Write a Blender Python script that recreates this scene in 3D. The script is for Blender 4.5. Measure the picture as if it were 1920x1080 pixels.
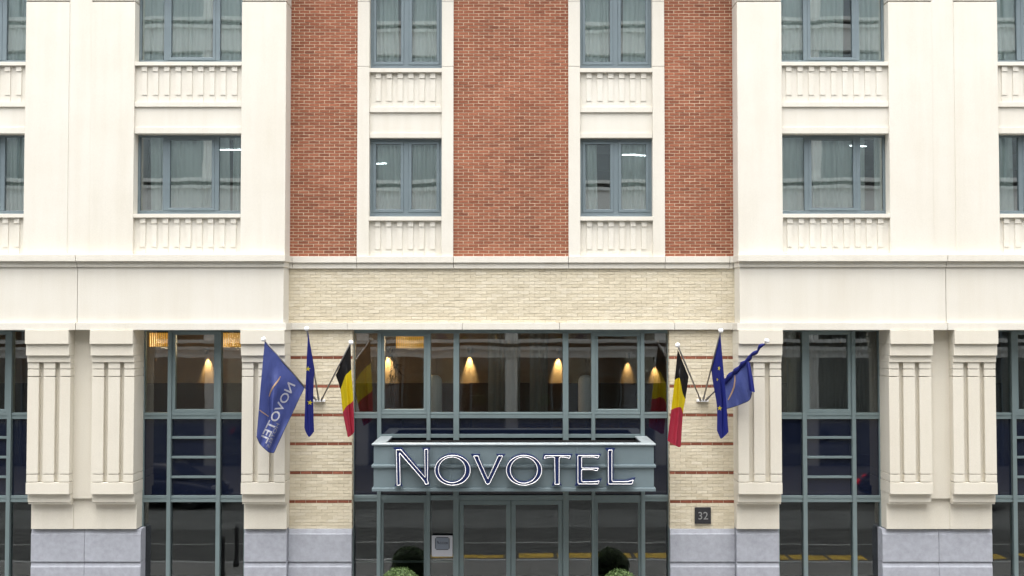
import bpy, bmesh, math, random
from mathutils import Vector, Matrix
R = math.radians
for o in list(bpy.data.objects): bpy.data.objects.remove(o)
scn = bpy.context.scene
COL = scn.collection
# ------------------------------------------------------------------ camera
FPX, D, H = 2000.0, 20.8, 6.0
PITCH = math.atan(60.0 / FPX)
CX = 0.021
cd = bpy.data.cameras.new('camera'); cam = bpy.data.objects.new('camera', cd); COL.objects.link(cam)
cd.sensor_width = 36.0; cd.lens = 36.0 * FPX / 1920.0; cd.clip_end = 500
cam.location = (CX, -D, H); cam.rotation_euler = (R(90) + PITCH, 0, 0)
scn.camera = cam
# ------------------------------------------------------------------ sky, sun, exposure
world = bpy.data.worlds.new('World'); scn.world = world; world.use_nodes = True
wn = world.node_tree.nodes; wl = world.node_tree.links; wn.clear()
SUN_EL, SUN_AZ = R(74), R(190)     # azimuth: behind the camera, a little to the left
sky = wn.new('ShaderNodeTexSky'); sky.sky_type = 'NISHITA'; sky.sun_disc = False
sky.sun_elevation = SUN_EL; sky.sun_rotation = SUN_AZ; sky.air_density = 1.0; sky.dust_density = 6.0
hsv = wn.new('ShaderNodeHueSaturation'); hsv.inputs['Saturation'].default_value = 0.22
bg = wn.new('ShaderNodeBackground'); bg.inputs['Strength'].default_value = 0.15
wo = wn.new('ShaderNodeOutputWorld')
wl.new(sky.outputs[0], hsv.inputs['Color']); wl.new(hsv.outputs[0], bg.inputs['Color']); wl.new(bg.outputs[0], wo.inputs[0])
sd = bpy.data.lights.new('sun', 'SUN'); sd.energy = 1.5; sd.angle = R(110); sd.color = (1.0, 0.98, 0.95)
sun = bpy.data.objects.new('sun', sd); COL.objects.link(sun)
sv = Vector((math.sin(SUN_AZ) * math.cos(SUN_EL), math.cos(SUN_AZ) * math.cos(SUN_EL), math.sin(SUN_EL)))
sun.rotation_euler = (-sv).to_track_quat('-Z', 'Y').to_euler(); sun.location = sv * 60
scn.view_settings.view_transform = 'Standard'; scn.view_settings.look = 'None'
scn.view_settings.exposure = 1.31; scn.view_settings.gamma = 1.0
scn.view_settings.use_curve_mapping = False

# ------------------------------------------------------------------ helpers
_c, _s = math.cos(PITCH), math.sin(PITCH)
def P(px, py, Y):
    """photo pixel -> point on the upright plane at depth Y"""
    dx = (px - 960.0) / FPX; dy = (540.0 - py) / FPX
    dyy = _c - dy * _s; dzz = _s + dy * _c
    t = (Y + D) / dyy
    return Vector((CX + t * dx, Y, H + t * dzz))
def X(px, Y, py=600): return P(px, py, Y).x
def Z(py, Y): return P(960, py, Y).z
rnd = random.Random(7)

def box(bm, x0, x1, y0, y1, z0, z1):
    if x0 > x1: x0, x1 = x1, x0
    if y0 > y1: y0, y1 = y1, y0
    if z0 > z1: z0, z1 = z1, z0
    v = [bm.verts.new(p) for p in ((x0,y0,z0),(x1,y0,z0),(x1,y1,z0),(x0,y1,z0),(x0,y0,z1),(x1,y0,z1),(x1,y1,z1),(x0,y1,z1))]
    for f in ((0,3,2,1),(4,5,6,7),(0,1,5,4),(1,2,6,5),(2,3,7,6),(3,0,4,7)):
        bm.faces.new([v[i] for i in f])
    return v
def mesh_of(bm, smooth=False):
    me = bpy.data.meshes.new('m')
    bm.normal_update(); bm.to_mesh(me); bm.free()
    if smooth:
        for p in me.polygons: p.use_smooth = True
    return me
def obj(name, me, mat=None, parent=None):
    if isinstance(me, bmesh.types.BMesh): me = mesh_of(me)
    o = bpy.data.objects.new(name, me); COL.objects.link(o)
    if mat is not None and len(me.materials) == 0: me.materials.append(mat)
    if parent is not None: o.parent = parent
    return o
def boxo(name, x0, x1, y0, y1, z0, z1, mat, parent, bev=0.0):
    bm = bmesh.new(); box(bm, x0, x1, y0, y1, z0, z1)
    if bev: bmesh.ops.bevel(bm, geom=bm.edges[:], offset=bev, segments=2, affect='EDGES', profile=0.6)
    return obj(name, bm, mat, parent)
def boxes(name, lst, mat, parent, bev=0.0):
    bm = bmesh.new()
    for b in lst: box(bm, *b)
    if bev: bmesh.ops.bevel(bm, geom=bm.edges[:], offset=bev, segments=1, affect='EDGES')
    return obj(name, bm, mat, parent)
def empty(name, loc=(0,0,0)):
    o = bpy.data.objects.new(name, None); COL.objects.link(o); o.location = loc; return o
def tag(o, label=None, cat=None, group=None, kind=None):
    if label: o['label'] = label
    if cat: o['category'] = cat
    if group: o['group'] = group
    if kind: o['kind'] = kind
    return o
def tube(bm, pts, r, seg=8, closed=False, cap=True):
    """round tube along points; r a number or list"""
    n = len(pts); pts = [Vector(p) for p in pts]; rings = []
    up = None
    for i in range(n):
        if closed: t = (pts[(i+1) % n] - pts[i-1])
        else: t = pts[min(i+1, n-1)] - pts[max(i-1, 0)]
        t.normalize()
        if up is None:
            up = Vector((0,1,0)) if abs(t.y) < 0.9 else Vector((1,0,0))
        a = t.cross(up).normalized(); b = a.cross(t).normalized(); up = b
        rr = r[i] if isinstance(r, (list, tuple)) else r
        rings.append([bm.verts.new(pts[i] + (a*math.cos(2*math.pi*k/seg) + b*math.sin(2*math.pi*k/seg))*rr) for k in range(seg)])
    m = n if closed else n-1
    for i in range(m):
        A, B = rings[i], rings[(i+1) % n]
        for k in range(seg): bm.faces.new((A[k], A[(k+1) % seg], B[(k+1) % seg], B[k]))
    if cap and not closed:
        bm.faces.new(rings[0][::-1]); bm.faces.new(rings[-1])
def lathe(bm, prof, c, seg=24, axis='Z'):
    rings = []
    for (r, h) in prof:
        ring = []
        for k in range(seg):
            a = 2*math.pi*k/seg
            if axis == 'Z': p = (c[0]+r*math.cos(a), c[1]+r*math.sin(a), c[2]+h)
            else: p = (c[0]+r*math.cos(a), c[1]+h, c[2]+r*math.sin(a))
            ring.append(bm.verts.new(p))
        rings.append(ring)
    for A, B in zip(rings, rings[1:]):
        for k in range(seg): bm.faces.new((A[k], A[(k+1) % seg], B[(k+1) % seg], B[k]))
    bm.faces.new(rings[0][::-1]); bm.faces.new(rings[-1])
    bmesh.ops.recalc_face_normals(bm, faces=bm.faces[:])
def text_mesh(body, size=1.0, extrude=0.0, bold=0.0):
    cu = bpy.data.curves.new('t', 'FONT'); cu.body = body; cu.size = size; cu.extrude = extrude; cu.resolution_u = 3; cu.offset = bold
    o = bpy.data.objects.new('t', cu); COL.objects.link(o)
    dg = bpy.context.evaluated_depsgraph_get(); dg.update()
    me = bpy.data.meshes.new_from_object(o.evaluated_get(dg))
    bpy.data.objects.remove(o); bpy.data.curves.remove(cu)
    me.materials.clear()
    return me

# ------------------------------------------------------------------ materials
def newmat(name):
    m = bpy.data.materials.new(name); m.use_nodes = True
    n = m.node_tree.nodes; l = m.node_tree.links
    return m, n, l, n['Principled BSDF']
def simple(name, col, rough=0.6, metal=0.0, spec=0.5, bump=0.0, bscale=40, vary=0.0, vscale=3.0):
    m, n, l, b = newmat(name)
    b.inputs['Base Color'].default_value = (*col, 1); b.inputs['Roughness'].default_value = rough
    b.inputs['Metallic'].default_value = metal; b.inputs['Specular IOR Level'].default_value = spec
    tc = n.new('ShaderNodeTexCoord')
    geo = n.new('ShaderNodeNewGeometry')
    if vary:
        nz = n.new('ShaderNodeTexNoise'); nz.inputs['Scale'].default_value = vscale; nz.inputs['Detail'].default_value = 6; nz.inputs['Roughness'].default_value = 0.65
        l.new(geo.outputs['Position'], nz.inputs['Vector'])
        mr = n.new('ShaderNodeMapRange'); mr.inputs['From Min'].default_value = 0.25; mr.inputs['From Max'].default_value = 0.75
        mr.inputs['To Min'].default_value = 1 - vary; mr.inputs['To Max'].default_value = 1 + vary
        l.new(nz.outputs['Fac'], mr.inputs['Value'])
        mx = n.new('ShaderNodeVectorMath'); mx.operation = 'SCALE'; mx.inputs[0].default_value = col
        l.new(mr.outputs[0], mx.inputs['Scale']); l.new(mx.outputs[0], b.inputs['Base Color'])
    if bump:
        nb = n.new('ShaderNodeTexNoise'); nb.inputs['Scale'].default_value = bscale; nb.inputs['Detail'].default_value = 5
        l.new(geo.outputs['Position'], nb.inputs['Vector'])
        bp = n.new('ShaderNodeBump'); bp.inputs['Strength'].default_value = bump; bp.inputs['Distance'].default_value = 0.01
        l.new(nb.outputs['Fac'], bp.inputs['Height']); l.new(bp.outputs[0], b.inputs['Normal'])
    return m
def stone_mat(name, col, tint, rough=0.85):
    """precast stone: cloudy tone, faint vertical rain streaks, fine grain"""
    m, n, l, b = newmat(name)
    b.inputs['Roughness'].default_value = rough; b.inputs['Specular IOR Level'].default_value = 0.25
    geo = n.new('ShaderNodeNewGeometry')
    def noise(scale, sc=(1,1,1), det=6):
        mp = n.new('ShaderNodeMapping'); mp.inputs['Scale'].default_value = sc
        l.new(geo.outputs['Position'], mp.inputs['Vector'])
        z = n.new('ShaderNodeTexNoise'); z.inputs['Scale'].default_value = scale; z.inputs['Detail'].default_value = det; z.inputs['Roughness'].default_value = 0.6
        l.new(mp.outputs[0], z.inputs['Vector']); return z.outputs['Fac']
    def rng(s, a, bb, lo, hi):
        r = n.new('ShaderNodeMapRange'); r.inputs[1].default_value = a; r.inputs[2].default_value = bb; r.inputs[3].default_value = lo; r.inputs[4].default_value = hi
        l.new(s, r.inputs[0]); return r.outputs[0]
    cloud = rng(noise(0.9), 0.3, 0.7, 0, 1)
    streak = rng(noise(5.0, (1,1,0.07), 4), 0.42, 0.75, 0.0, 0.45)
    mixc = n.new('ShaderNodeMix'); mixc.data_type = 'RGBA'; mixc.inputs[6].default_value = (*col,1); mixc.inputs[7].default_value = (*tint,1)
    add = n.new('ShaderNodeMath'); add.operation = 'MULTIPLY_ADD'; add.inputs[1].default_value = 0.55
    l.new(cloud, add.inputs[0]); l.new(streak, add.inputs[2]); add.use_clamp = True
    l.new(add.outputs[0], mixc.inputs[0])
    grain = rng(noise(70, det=3), 0.3, 0.7, 0.93, 1.05)
    sc = n.new('ShaderNodeVectorMath'); sc.operation = 'SCALE'
    l.new(mixc.outputs[2], sc.inputs[0]); l.new(grain, sc.inputs['Scale']); l.new(sc.outputs[0], b.inputs['Base Color'])
    bp = n.new('ShaderNodeBump'); bp.inputs['Strength'].default_value = 0.25; bp.inputs['Distance'].default_value = 0.004
    l.new(noise(120, det=3), bp.inputs['Height']); l.new(bp.outputs[0], b.inputs['Normal'])
    return m
def brick_mat(name, cols, island, mott=0.22, bump=0.5):
    m, n, l, b = newmat(name)
    b.inputs['Roughness'].default_value = 0.9; b.inputs['Specular IOR Level'].default_value = 0.2
    geo = n.new('ShaderNodeNewGeometry'); oi = n.new('ShaderNodeObjectInfo')
    cr = n.new('ShaderNodeValToRGB'); cr.color_ramp.interpolation = 'LINEAR'
    e = cr.color_ramp.elements
    while len(e) < len(cols): e.new(0.5)
    for i, (p, c) in enumerate(cols): e[i].position = p; e[i].color = (*c, 1)
    l.new(geo.outputs['Random Per Island'] if island else oi.outputs['Random'], cr.inputs[0])
    nz = n.new('ShaderNodeTexNoise'); nz.inputs['Scale'].default_value = 26; nz.inputs['Detail'].default_value = 5
    mp = n.new('ShaderNodeMapping'); mp.inputs['Scale'].default_value = (0.7, 1, 2.2)
    l.new(geo.outputs['Position'], mp.inputs['Vector']); l.new(mp.outputs[0], nz.inputs['Vector'])
    nz2 = n.new('ShaderNodeTexNoise'); nz2.inputs['Scale'].default_value = 0.8; nz2.inputs['Detail'].default_value = 4
    l.new(geo.outputs['Position'], nz2.inputs['Vector'])
    ad = n.new('ShaderNodeMath'); ad.operation = 'ADD'; l.new(nz.outputs['Fac'], ad.inputs[0]); l.new(nz2.outputs['Fac'], ad.inputs[1])
    mr = n.new('ShaderNodeMapRange'); mr.inputs[1].default_value = 0.7; mr.inputs[2].default_value = 1.3; mr.inputs[3].default_value = 1-mott; mr.inputs[4].default_value = 1+mott
    l.new(ad.outputs[0], mr.inputs[0])
    sc = n.new('ShaderNodeVectorMath'); sc.operation = 'SCALE'; l.new(cr.outputs[0], sc.inputs[0]); l.new(mr.outputs[0], sc.inputs['Scale'])
    l.new(sc.outputs[0], b.inputs['Base Color'])
    bp = n.new('ShaderNodeBump'); bp.inputs['Strength'].default_value = bump; bp.inputs['Distance'].default_value = 0.008
    l.new(nz.outputs['Fac'], bp.inputs['Height']); l.new(bp.outputs[0], b.inputs['Normal'])
    return m
def glass_mat(name, tint, refl, wav=0.010):
    """coated double glazing: part mirror, part see-through"""
    m, n, l, b = newmat(name); n.remove(b)
    out = n['Material Output']
    tr = n.new('ShaderNodeBsdfTransparent'); tr.inputs[0].default_value = (*tint, 1)
    gl = n.new('ShaderNodeBsdfGlossy'); gl.inputs['Roughness'].default_value = 0.0; gl.inputs['Color'].default_value = (0.93,0.98,1,1)
    lw = n.new('ShaderNodeFresnel'); lw.inputs['IOR'].default_value = 1.5
    ad = n.new('ShaderNodeMath'); ad.operation = 'ADD'; ad.inputs[1].default_value = refl - 0.04; ad.use_clamp = True
    l.new(lw.outputs[0], ad.inputs[0])
    geo = n.new('ShaderNodeNewGeometry')
    nz = n.new('ShaderNodeTexNoise'); nz.inputs['Scale'].default_value = 1.3; nz.inputs['Detail'].default_value = 1
    l.new(geo.outputs['Position'], nz.inputs['Vector'])
    bp = n.new('ShaderNodeBump'); bp.inputs['Strength'].default_value = wav; bp.inputs['Distance'].default_value = 0.1
    l.new(nz.outputs['Fac'], bp.inputs['Height']); l.new(bp.outputs[0], gl.inputs['Normal'])
    mx = n.new('ShaderNodeMixShader'); l.new(ad.outputs[0], mx.inputs[0]); l.new(tr.outputs[0], mx.inputs[1]); l.new(gl.outputs[0], mx.inputs[2])
    l.new(mx.outputs[0], out.inputs[0])
    return m
def cloth_mat(name, col, trans=0.3, see=0.0, rough=0.8):
    m, n, l, b = newmat(name); n.remove(b); out = n['Material Output']
    df = n.new('ShaderNodeBsdfDiffuse'); df.inputs[0].default_value = (*col,1)
    ts = n.new('ShaderNodeBsdfTranslucent'); ts.inputs[0].default_value = (*col,1)
    mx = n.new('ShaderNodeMixShader'); mx.inputs[0].default_value = trans
    l.new(df.outputs[0], mx.inputs[1]); l.new(ts.outputs[0], mx.inputs[2])
    last = mx.outputs[0]
    if not see:                                   # small creases in the bunting
        geo = n.new('ShaderNodeNewGeometry'); mp = n.new('ShaderNodeMapping'); mp.inputs['Scale'].default_value = (1.6,1.6,0.6)
        nz = n.new('ShaderNodeTexNoise'); nz.inputs['Scale'].default_value = 9; nz.inputs['Detail'].default_value = 3
        l.new(geo.outputs['Position'], mp.inputs['Vector']); l.new(mp.outputs[0], nz.inputs['Vector'])
        bp = n.new('ShaderNodeBump'); bp.inputs['Strength'].default_value = 0.55; bp.inputs['Distance'].default_value = 0.05
        l.new(nz.outputs['Fac'], bp.inputs['Height']); l.new(bp.outputs[0], df.inputs['Normal']); l.new(bp.outputs[0], ts.inputs['Normal'])
    gl = n.new('ShaderNodeBsdfGlossy'); gl.inputs['Roughness'].default_value = 0.45
    mg = n.new('ShaderNodeMixShader'); mg.inputs[0].default_value = 0.03 if not see else 0.0
    l.new(last, mg.inputs[1]); l.new(gl.outputs[0], mg.inputs[2]); last = mg.outputs[0]
    if see:
        tp = n.new('ShaderNodeBsdfTransparent'); m2 = n.new('ShaderNodeMixShader'); m2.inputs[0].default_value = see
        l.new(last, m2.inputs[1]); l.new(tp.outputs[0], m2.inputs[2]); last = m2.outputs[0]
    l.new(last, out.inputs[0])
    return m
def emit_mat(name, col, s):
    m, n, l, b = newmat(name)
    b.inputs['Base Color'].default_value = (*col,1); b.inputs['Emission Color'].default_value = (*col,1); b.inputs['Emission Strength'].default_value = s
    return m
M = {}
M['stone'] = stone_mat('precast_stone', (0.705,0.68,0.615), (0.64,0.605,0.525))
M['stone_low'] = stone_mat('precast_stone_buff', (0.67,0.635,0.55), (0.62,0.58,0.49))
M['blue_stone'] = simple('blue_stone', (0.345,0.36,0.405), 0.8, bump=0.4, bscale=90, vary=0.16, vscale=9)
RED = [(0.0,(0.195,0.070,0.043)),(0.12,(0.240,0.086,0.050)),(0.6,(0.272,0.099,0.057)),(1.0,(0.312,0.119,0.069))]
CRM = [(0.0,(0.60,0.535,0.40)),(0.5,(0.645,0.58,0.44)),(1.0,(0.67,0.61,0.48))]
M['red_i'] = brick_mat('red_brick', RED, False, 0.2); M['red_j'] = brick_mat('red_brick_run', RED, True, 0.2)
M['acc'] = brick_mat('accent_brick', [(0.0,(0.19,0.070,0.045)),(0.5,(0.235,0.085,0.053)),(1.0,(0.28,0.105,0.066))], False, 0.2)
M['crm_i'] = brick_mat('cream_brick', CRM, False, 0.1, 0.9); M['crm_j'] = brick_mat('cream_brick_run', CRM, True, 0.1, 0.9)
M['mortar'] = simple('mortar_pale', (0.62,0.50,0.36), 0.95, bump=0.5, bscale=150, vary=0.12, vscale=14)
M['mortar_c'] = simple('mortar_cream', (0.47,0.40,0.29), 0.95, bump=0.5, bscale=150, vary=0.15, vscale=14)
M['frame'] = simple('window_metal', (0.165,0.21,0.232), 0.42, 0.25, vary=0.06, vscale=2)
M['frame_g'] = simple('screen_metal', (0.185,0.24,0.248), 0.40, 0.25, vary=0.07, vscale=2)
M['canopy'] = simple('canopy_sheet', (0.185,0.24,0.262), 0.42, 0.3, vary=0.08, vscale=2.5, bump=0.05, bscale=3)
M['canopy_cap'] = simple('canopy_cap', (0.38,0.43,0.45), 0.38, 0.3, vary=0.06, vscale=4)
M['tray'] = simple('canopy_tray', (0.012,0.011,0.011), 0.9, vary=0.3, vscale=5)
M['glass'] = glass_mat('window_glass', (0.97,0.995,0.985), 0.19)
M['glass_low'] = glass_mat('entrance_glass', (0.86,0.875,0.86), 0.085)
M['navy'] = simple('navy_glass', (0.006,0.009,0.022), 0.03, spec=0.8)
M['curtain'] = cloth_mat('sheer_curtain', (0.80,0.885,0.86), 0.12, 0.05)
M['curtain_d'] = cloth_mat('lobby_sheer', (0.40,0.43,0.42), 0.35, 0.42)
M['dark'] = simple('dark_room', (0.045,0.045,0.045), 0.9)
M['room'] = simple('room_wall', (0.30,0.29,0.27), 0.9, vary=0.1)
M['lobby'] = simple('lobby_wall', (0.30,0.24,0.19), 0.8, vary=0.15)
M['wood'] = simple('lobby_wood', (0.055,0.030,0.020), 0.5, vary=0.25, vscale=6)
M['white'] = simple('white_paint', (0.80,0.80,0.80), 0.5)
M['tube'] = simple('white_glass_tube', (0.92,0.92,0.92), 0.15, spec=0.6)
M['letter'] = simple('navy_enamel', (0.010,0.020,0.085), 0.3, spec=0.5)
M['letter_edge'] = simple('navy_enamel_edge', (0.015,0.028,0.11), 0.3, spec=0.5)
M['steel'] = simple('pole_steel', (0.30,0.29,0.28), 0.35, 0.8)
M['blue_flag'] = cloth_mat('blue_flag', (0.08,0.108,0.33), 0.35)
M['eu_flag'] = cloth_mat('deep_blue_flag', (0.018,0.026,0.20), 0.3)
M['f_black'] = cloth_mat('flag_black', (0.012,0.012,0.012), 0.1)
M['f_yellow'] = cloth_mat('flag_yellow', (0.72,0.56,0.012), 0.35)
M['f_red'] = cloth_mat('flag_red', (0.42,0.035,0.065), 0.3)
M['f_white'] = cloth_mat('flag_white', (0.70,0.70,0.74), 0.3)
M['f_grey'] = cloth_mat('flag_grey', (0.36,0.36,0.40), 0.3)
M['f_orange'] = cloth_mat('flag_orange', (0.62,0.42,0.26), 0.3)
M['f_star'] = cloth_mat('flag_star', (0.85,0.74,0.06), 0.3)
M['plaque'] = simple('plaque_slate', (0.022,0.022,0.026), 0.5, vary=0.2, vscale=20)
M['digit'] = simple('plaque_digit', (0.26,0.26,0.26), 0.5)
M['notice'] = simple('notice_white', (0.50,0.51,0.55), 0.4)
M['notice_g'] = simple('notice_grey', (0.20,0.23,0.28), 0.25)
M['ink'] = simple('ink', (0.012,0.014,0.03), 0.5)
M['asphalt'] = simple('asphalt', (0.050,0.050,0.048), 0.9, bump=0.5, bscale=60, vary=0.2, vscale=2)
M['paving'] = simple('paving', (0.16,0.155,0.15), 0.9, bump=0.3, bscale=60, vary=0.15, vscale=3)
M['lane'] = simple('concrete_lane', (0.10,0.102,0.10), 0.9, bump=0.3, bscale=40, vary=0.25, vscale=1.2)
M['kerb'] = simple('kerb_stone', (0.33,0.33,0.33), 0.85, vary=0.1)
M['yellow_p'] = simple('yellow_paint', (0.40,0.26,0.03), 0.7, vary=0.5, vscale=5)
M['white_p'] = simple('white_road_paint', (0.28,0.28,0.27), 0.7, vary=0.15)
M['band'] = simple('opposite_render', (0.80,0.80,0.77), 0.85, vary=0.08)
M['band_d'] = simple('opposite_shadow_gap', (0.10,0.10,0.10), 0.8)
M['opp_glass'] = simple('opposite_glass', (0.02,0.025,0.028), 0.05)
M['lamp_w'] = emit_mat('tube_lamp', (0.95,0.98,1.0), 6)
M['lamp_y'] = emit_mat('warm_lamp', (1.0,0.62,0.22), 6)
M['slat_y'] = emit_mat('warm_slats', (0.80,0.42,0.06), 0.30)  # emission gives the hanging slats an added glow
M['leaf'] = simple('box_leaf', (0.075,0.13,0.035), 0.5, vary=0.5, vscale=30)
M['leaf2'] = simple('box_leaf_pale', (0.17,0.25,0.09), 0.5, vary=0.3, vscale=30)
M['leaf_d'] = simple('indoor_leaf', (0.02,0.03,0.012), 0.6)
M['pot'] = simple('planter', (0.06,0.06,0.065), 0.6, vary=0.1)
M['bark'] = simple('bark', (0.07,0.05,0.035), 0.9, vary=0.2)
M['car'] = simple('car_paint_dark', (0.012,0.014,0.018), 0.15, 0.3)
M['car2'] = simple('car_paint_black', (0.02,0.02,0.022), 0.2, 0.3)
M['car_glass'] = simple('car_glass', (0.01,0.012,0.014), 0.04)
M['tyre'] = simple('tyre', (0.015,0.015,0.015), 0.9)
M['rim'] = simple('wheel_rim', (0.35,0.35,0.36), 0.3, 0.8)
M['head'] = simple('headlight', (0.7,0.72,0.75), 0.1, 0.4)
M['tail'] = emit_mat('tail_light', (0.8,0.01,0.02), 1.2)

# ------------------------------------------------------------------ ground
def sheet(name, x0, x1, y0, y1, z, mat, kind='structure'):
    bm = bmesh.new(); box(bm, x0, x1, y0, y1, z-0.3, z); o = obj(name, bm, mat); o['kind'] = kind; return o
def flat(name, x0, x1, y0, y1, z, mat, parent):
    bm = bmesh.new(); box(bm, x0, x1, y0, y1, z-0.003, z); return obj(name, bm, mat, parent)
ground = sheet('ground', -300, 300, -300, 300, -0.45, M['asphalt'])
pave = sheet('pavement', -60, 60, -5.55, -0.1, 0.0, M['paving'])
road = sheet('road', -60, 60, -16.0, -5.70, -0.12, M['asphalt'])
far_pave = sheet('far_pavement', -60, 60, -23.0, -16.15, 0.0, M['paving'])
k1 = sheet('kerb', -60, 60, -5.70, -5.55, 0.012, M['kerb']); k2 = sheet('kerb', -60, 60, -16.15, -16.0, 0.012, M['kerb'])
i = 0
xx = 0.2
while xx < 8.5:                                         # yellow painted line near the kerb, worn into pieces
    flat('yellow_marking', xx, xx + 0.9, -6.95, -6.40, -0.1165, M['yellow_p'], road); xx += 1.0
flat('yellow_marking', -2.6, -0.2, -6.75, -6.40, -0.1165, M['yellow_p'], road)
flat('concrete_lane', -60, 60, -13.4, -10.4, -0.1165, M['lane'], road)
flat('white_line', -60, 60, -8.35, -8.25, -0.1165, M['white_p'], road)
for k in range(7):
    flat('yellow_marking', 9.6 + k*1.2, 10.3 + k*1.2, -7.1, -6.5, -0.1165, M['yellow_p'], road)

# ------------------------------------------------------------------ the hotel
HOTEL = empty('hotel_building')
tag(HOTEL, 'cream stone and red brick hotel front with teal-grey window frames', 'building')
YP = -0.46                        # wing pilaster face
ZTOP = 13.9
ZC = Z(477, -0.60)                # cornice top
WOFF = 0.028                      # the right wing stands a touch further out
def SX(s, x): return x if s < 0 else -x + WOFF     # left-hand measure mirrored to the right
YB = 0.34                         # back of the thick facade pieces
WYW = -0.22                       # wing upper window plane
CYW = 0.12                        # centre upper window plane
windows = []

def rib(s, xc, Yf, w, zt, zc, zs, zb, mat, scale=1.0):
    bm = bmesh.new()
    yb = Yf + 0.10
    box(bm, xc-w/2-0.002, xc+w/2+0.002, Yf-0.014, yb, zc, zt)
    box(bm, xc-w/2, xc+w/2, Yf+0.002, yb, zs, zc)
    box(bm, xc-w/2-0.001, xc+w/2+0.001, Yf+0.014, yb, zb, zs)
    o = obj('rib', bm, mat, s); return o

def make_window(kind, x0, x1, z0, z1, Yw, parent):
    """window part: outer frame mesh > sash, pane; x0<x1"""
    fr = []; W = x1-x0; d0, d1 = Yw, Yw+0.07
    fb = 0.085 if kind == 'wide' else 0.10
    ft = 0.035
    fs = 0.045
    z0f = z0
    if kind == 'wide':
        m1, m2 = x0 + W*0.235, x0 + W*0.765
        mw = 0.085
        fr += [(x0,x1,d0,d1,z0f,z0f+fb),(x0,x1,d0,d1,z1-ft,z1),(x0,x0+fs,d0+.001,d1-.001,z0f+fb,z1-ft),(x1-fs,x1,d0+.001,d1-.001,z0f+fb,z1-ft)]
        fr += [(m1,m1+mw,d0-.004,d1,z0f+fb,z1-ft),(m2-mw,m2,d0-.004,d1,z0f+fb,z1-ft)]
        fr += [(x0-.0,x1,d0-0.03,d0,z0f,z0f+0.028)]
        w = boxes('window', fr, M['frame'], parent, 0.004)
        sx0, sx1, sz0, sz1 = m1+mw, m2-mw, z0f+fb, z1-ft
        sw = 0.055
        boxes('sash', [(sx0,sx1,d0-.012,d1,sz0,sz0+sw),(sx0,sx1,d0-.012,d1,sz1-sw,sz1),(sx0,sx0+sw,d0-.011,d1,sz0+sw,sz1-sw),(sx1-sw,sx1,d0-.011,d1,sz0+sw,sz1-sw)], M['frame'], w, 0.004)
        g = [(x0+fs,m1,z0f+fb,z1-ft),(sx0+sw,sx1-sw,sz0+sw,sz1-sw),(m2,x1-fs,z0f+fb,z1-ft)]
    else:
        fs = 0.055; xm = (x0+x1)/2; mw = 0.10; ft = 0.05
        fr += [(x0,x1,d0,d1,z0f,z0f+fb),(x0,x1,d0,d1,z1-ft,z1),(x0,x0+fs,d0+.001,d1-.001,z0f+fb,z1-ft),(x1-fs,x1,d0+.001,d1-.001,z0f+fb,z1-ft),(xm-mw/2,xm+mw/2,d0+.001,d1-.001,z0f+fb,z1-ft)]
        fr += [(x0,x1,d0-0.03,d0,z0f,z0f+0.028)]
        w = boxes('window', fr, M['frame'], parent, 0.004)
        g = []
        for a, b in ((x0+fs, xm-mw/2), (xm+mw/2, x1-fs)):
            sw = 0.058; sz0, sz1 = z0f+fb, z1-ft
            boxes('sash', [(a,b,d0-.012,d1,sz0,sz0+sw),(a,b,d0-.012,d1,sz1-sw,sz1),(a,a+sw,d0-.011,d1,sz0+sw,sz1-sw),(b-sw,b,d0-.011,d1,sz0+sw,sz1-sw)], M['frame'], w, 0.004)
            g.append((a+sw,b-sw,sz0+sw,sz1-sw))
    for (a,b,c,d) in g:
        boxo('pane', a-.006, b+.006, d0+0.028, d0+0.040, c-.006, d+.006, M['glass'], w)
    return w

def curtain(label, x0, x1, z0, z1, Y, mat, gaps=(), seed=0, group='sheer curtains in the upper windows', name='sheer_curtain'):
    """pleated cloth sheet with real folds; gaps are x-intervals (0..1) left open"""
    r = random.Random(seed); bm = bmesh.new()
    segs = []; a = 0.0
    for g in sorted(gaps): segs.append((a, g[0])); a = g[1]
    segs.append((a, 1.0))
    for (u0, u1) in segs:
        if u1-u0 < 0.02: continue
        xs = []; x = x0+(x1-x0)*u0; xe = x0+(x1-x0)*u1; ph = r.random()*6
        cols = []
        while x < xe:
            amp = 0.02 + 0.07*r.random(); wl_ = 0.06 + 0.13*r.random()
            for k in range(8):
                cols.append((x + wl_*k/8 + 0.012*math.sin(2*math.pi*k/8*2), amp*(1-math.cos(2*math.pi*k/8))/2, r.uniform(-1,1)*0.0))
            x += wl_
        cols = [c for c in cols if c[0] < xe]
        lean = r.uniform(-0.03, 0.03)
        rows = 7; grid = []
        for j in range(rows):
            t = j/(rows-1); z = z0+(z1-z0)*t
            grid.append([bm.verts.new((min(max(cx + lean*(1-t), x0), x1), Y + dy*(0.65+0.6*(1-t)) , z)) for (cx, dy, _) in cols])
        for j in range(rows-1):
            for i in range(len(cols)-1):
                bm.faces.new((grid[j][i], grid[j][i+1], grid[j+1][i+1], grid[j+1][i]))
    me = mesh_of(bm, True)
    o = obj(name, me, mat); tag(o, label, 'curtain', group); return o

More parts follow.
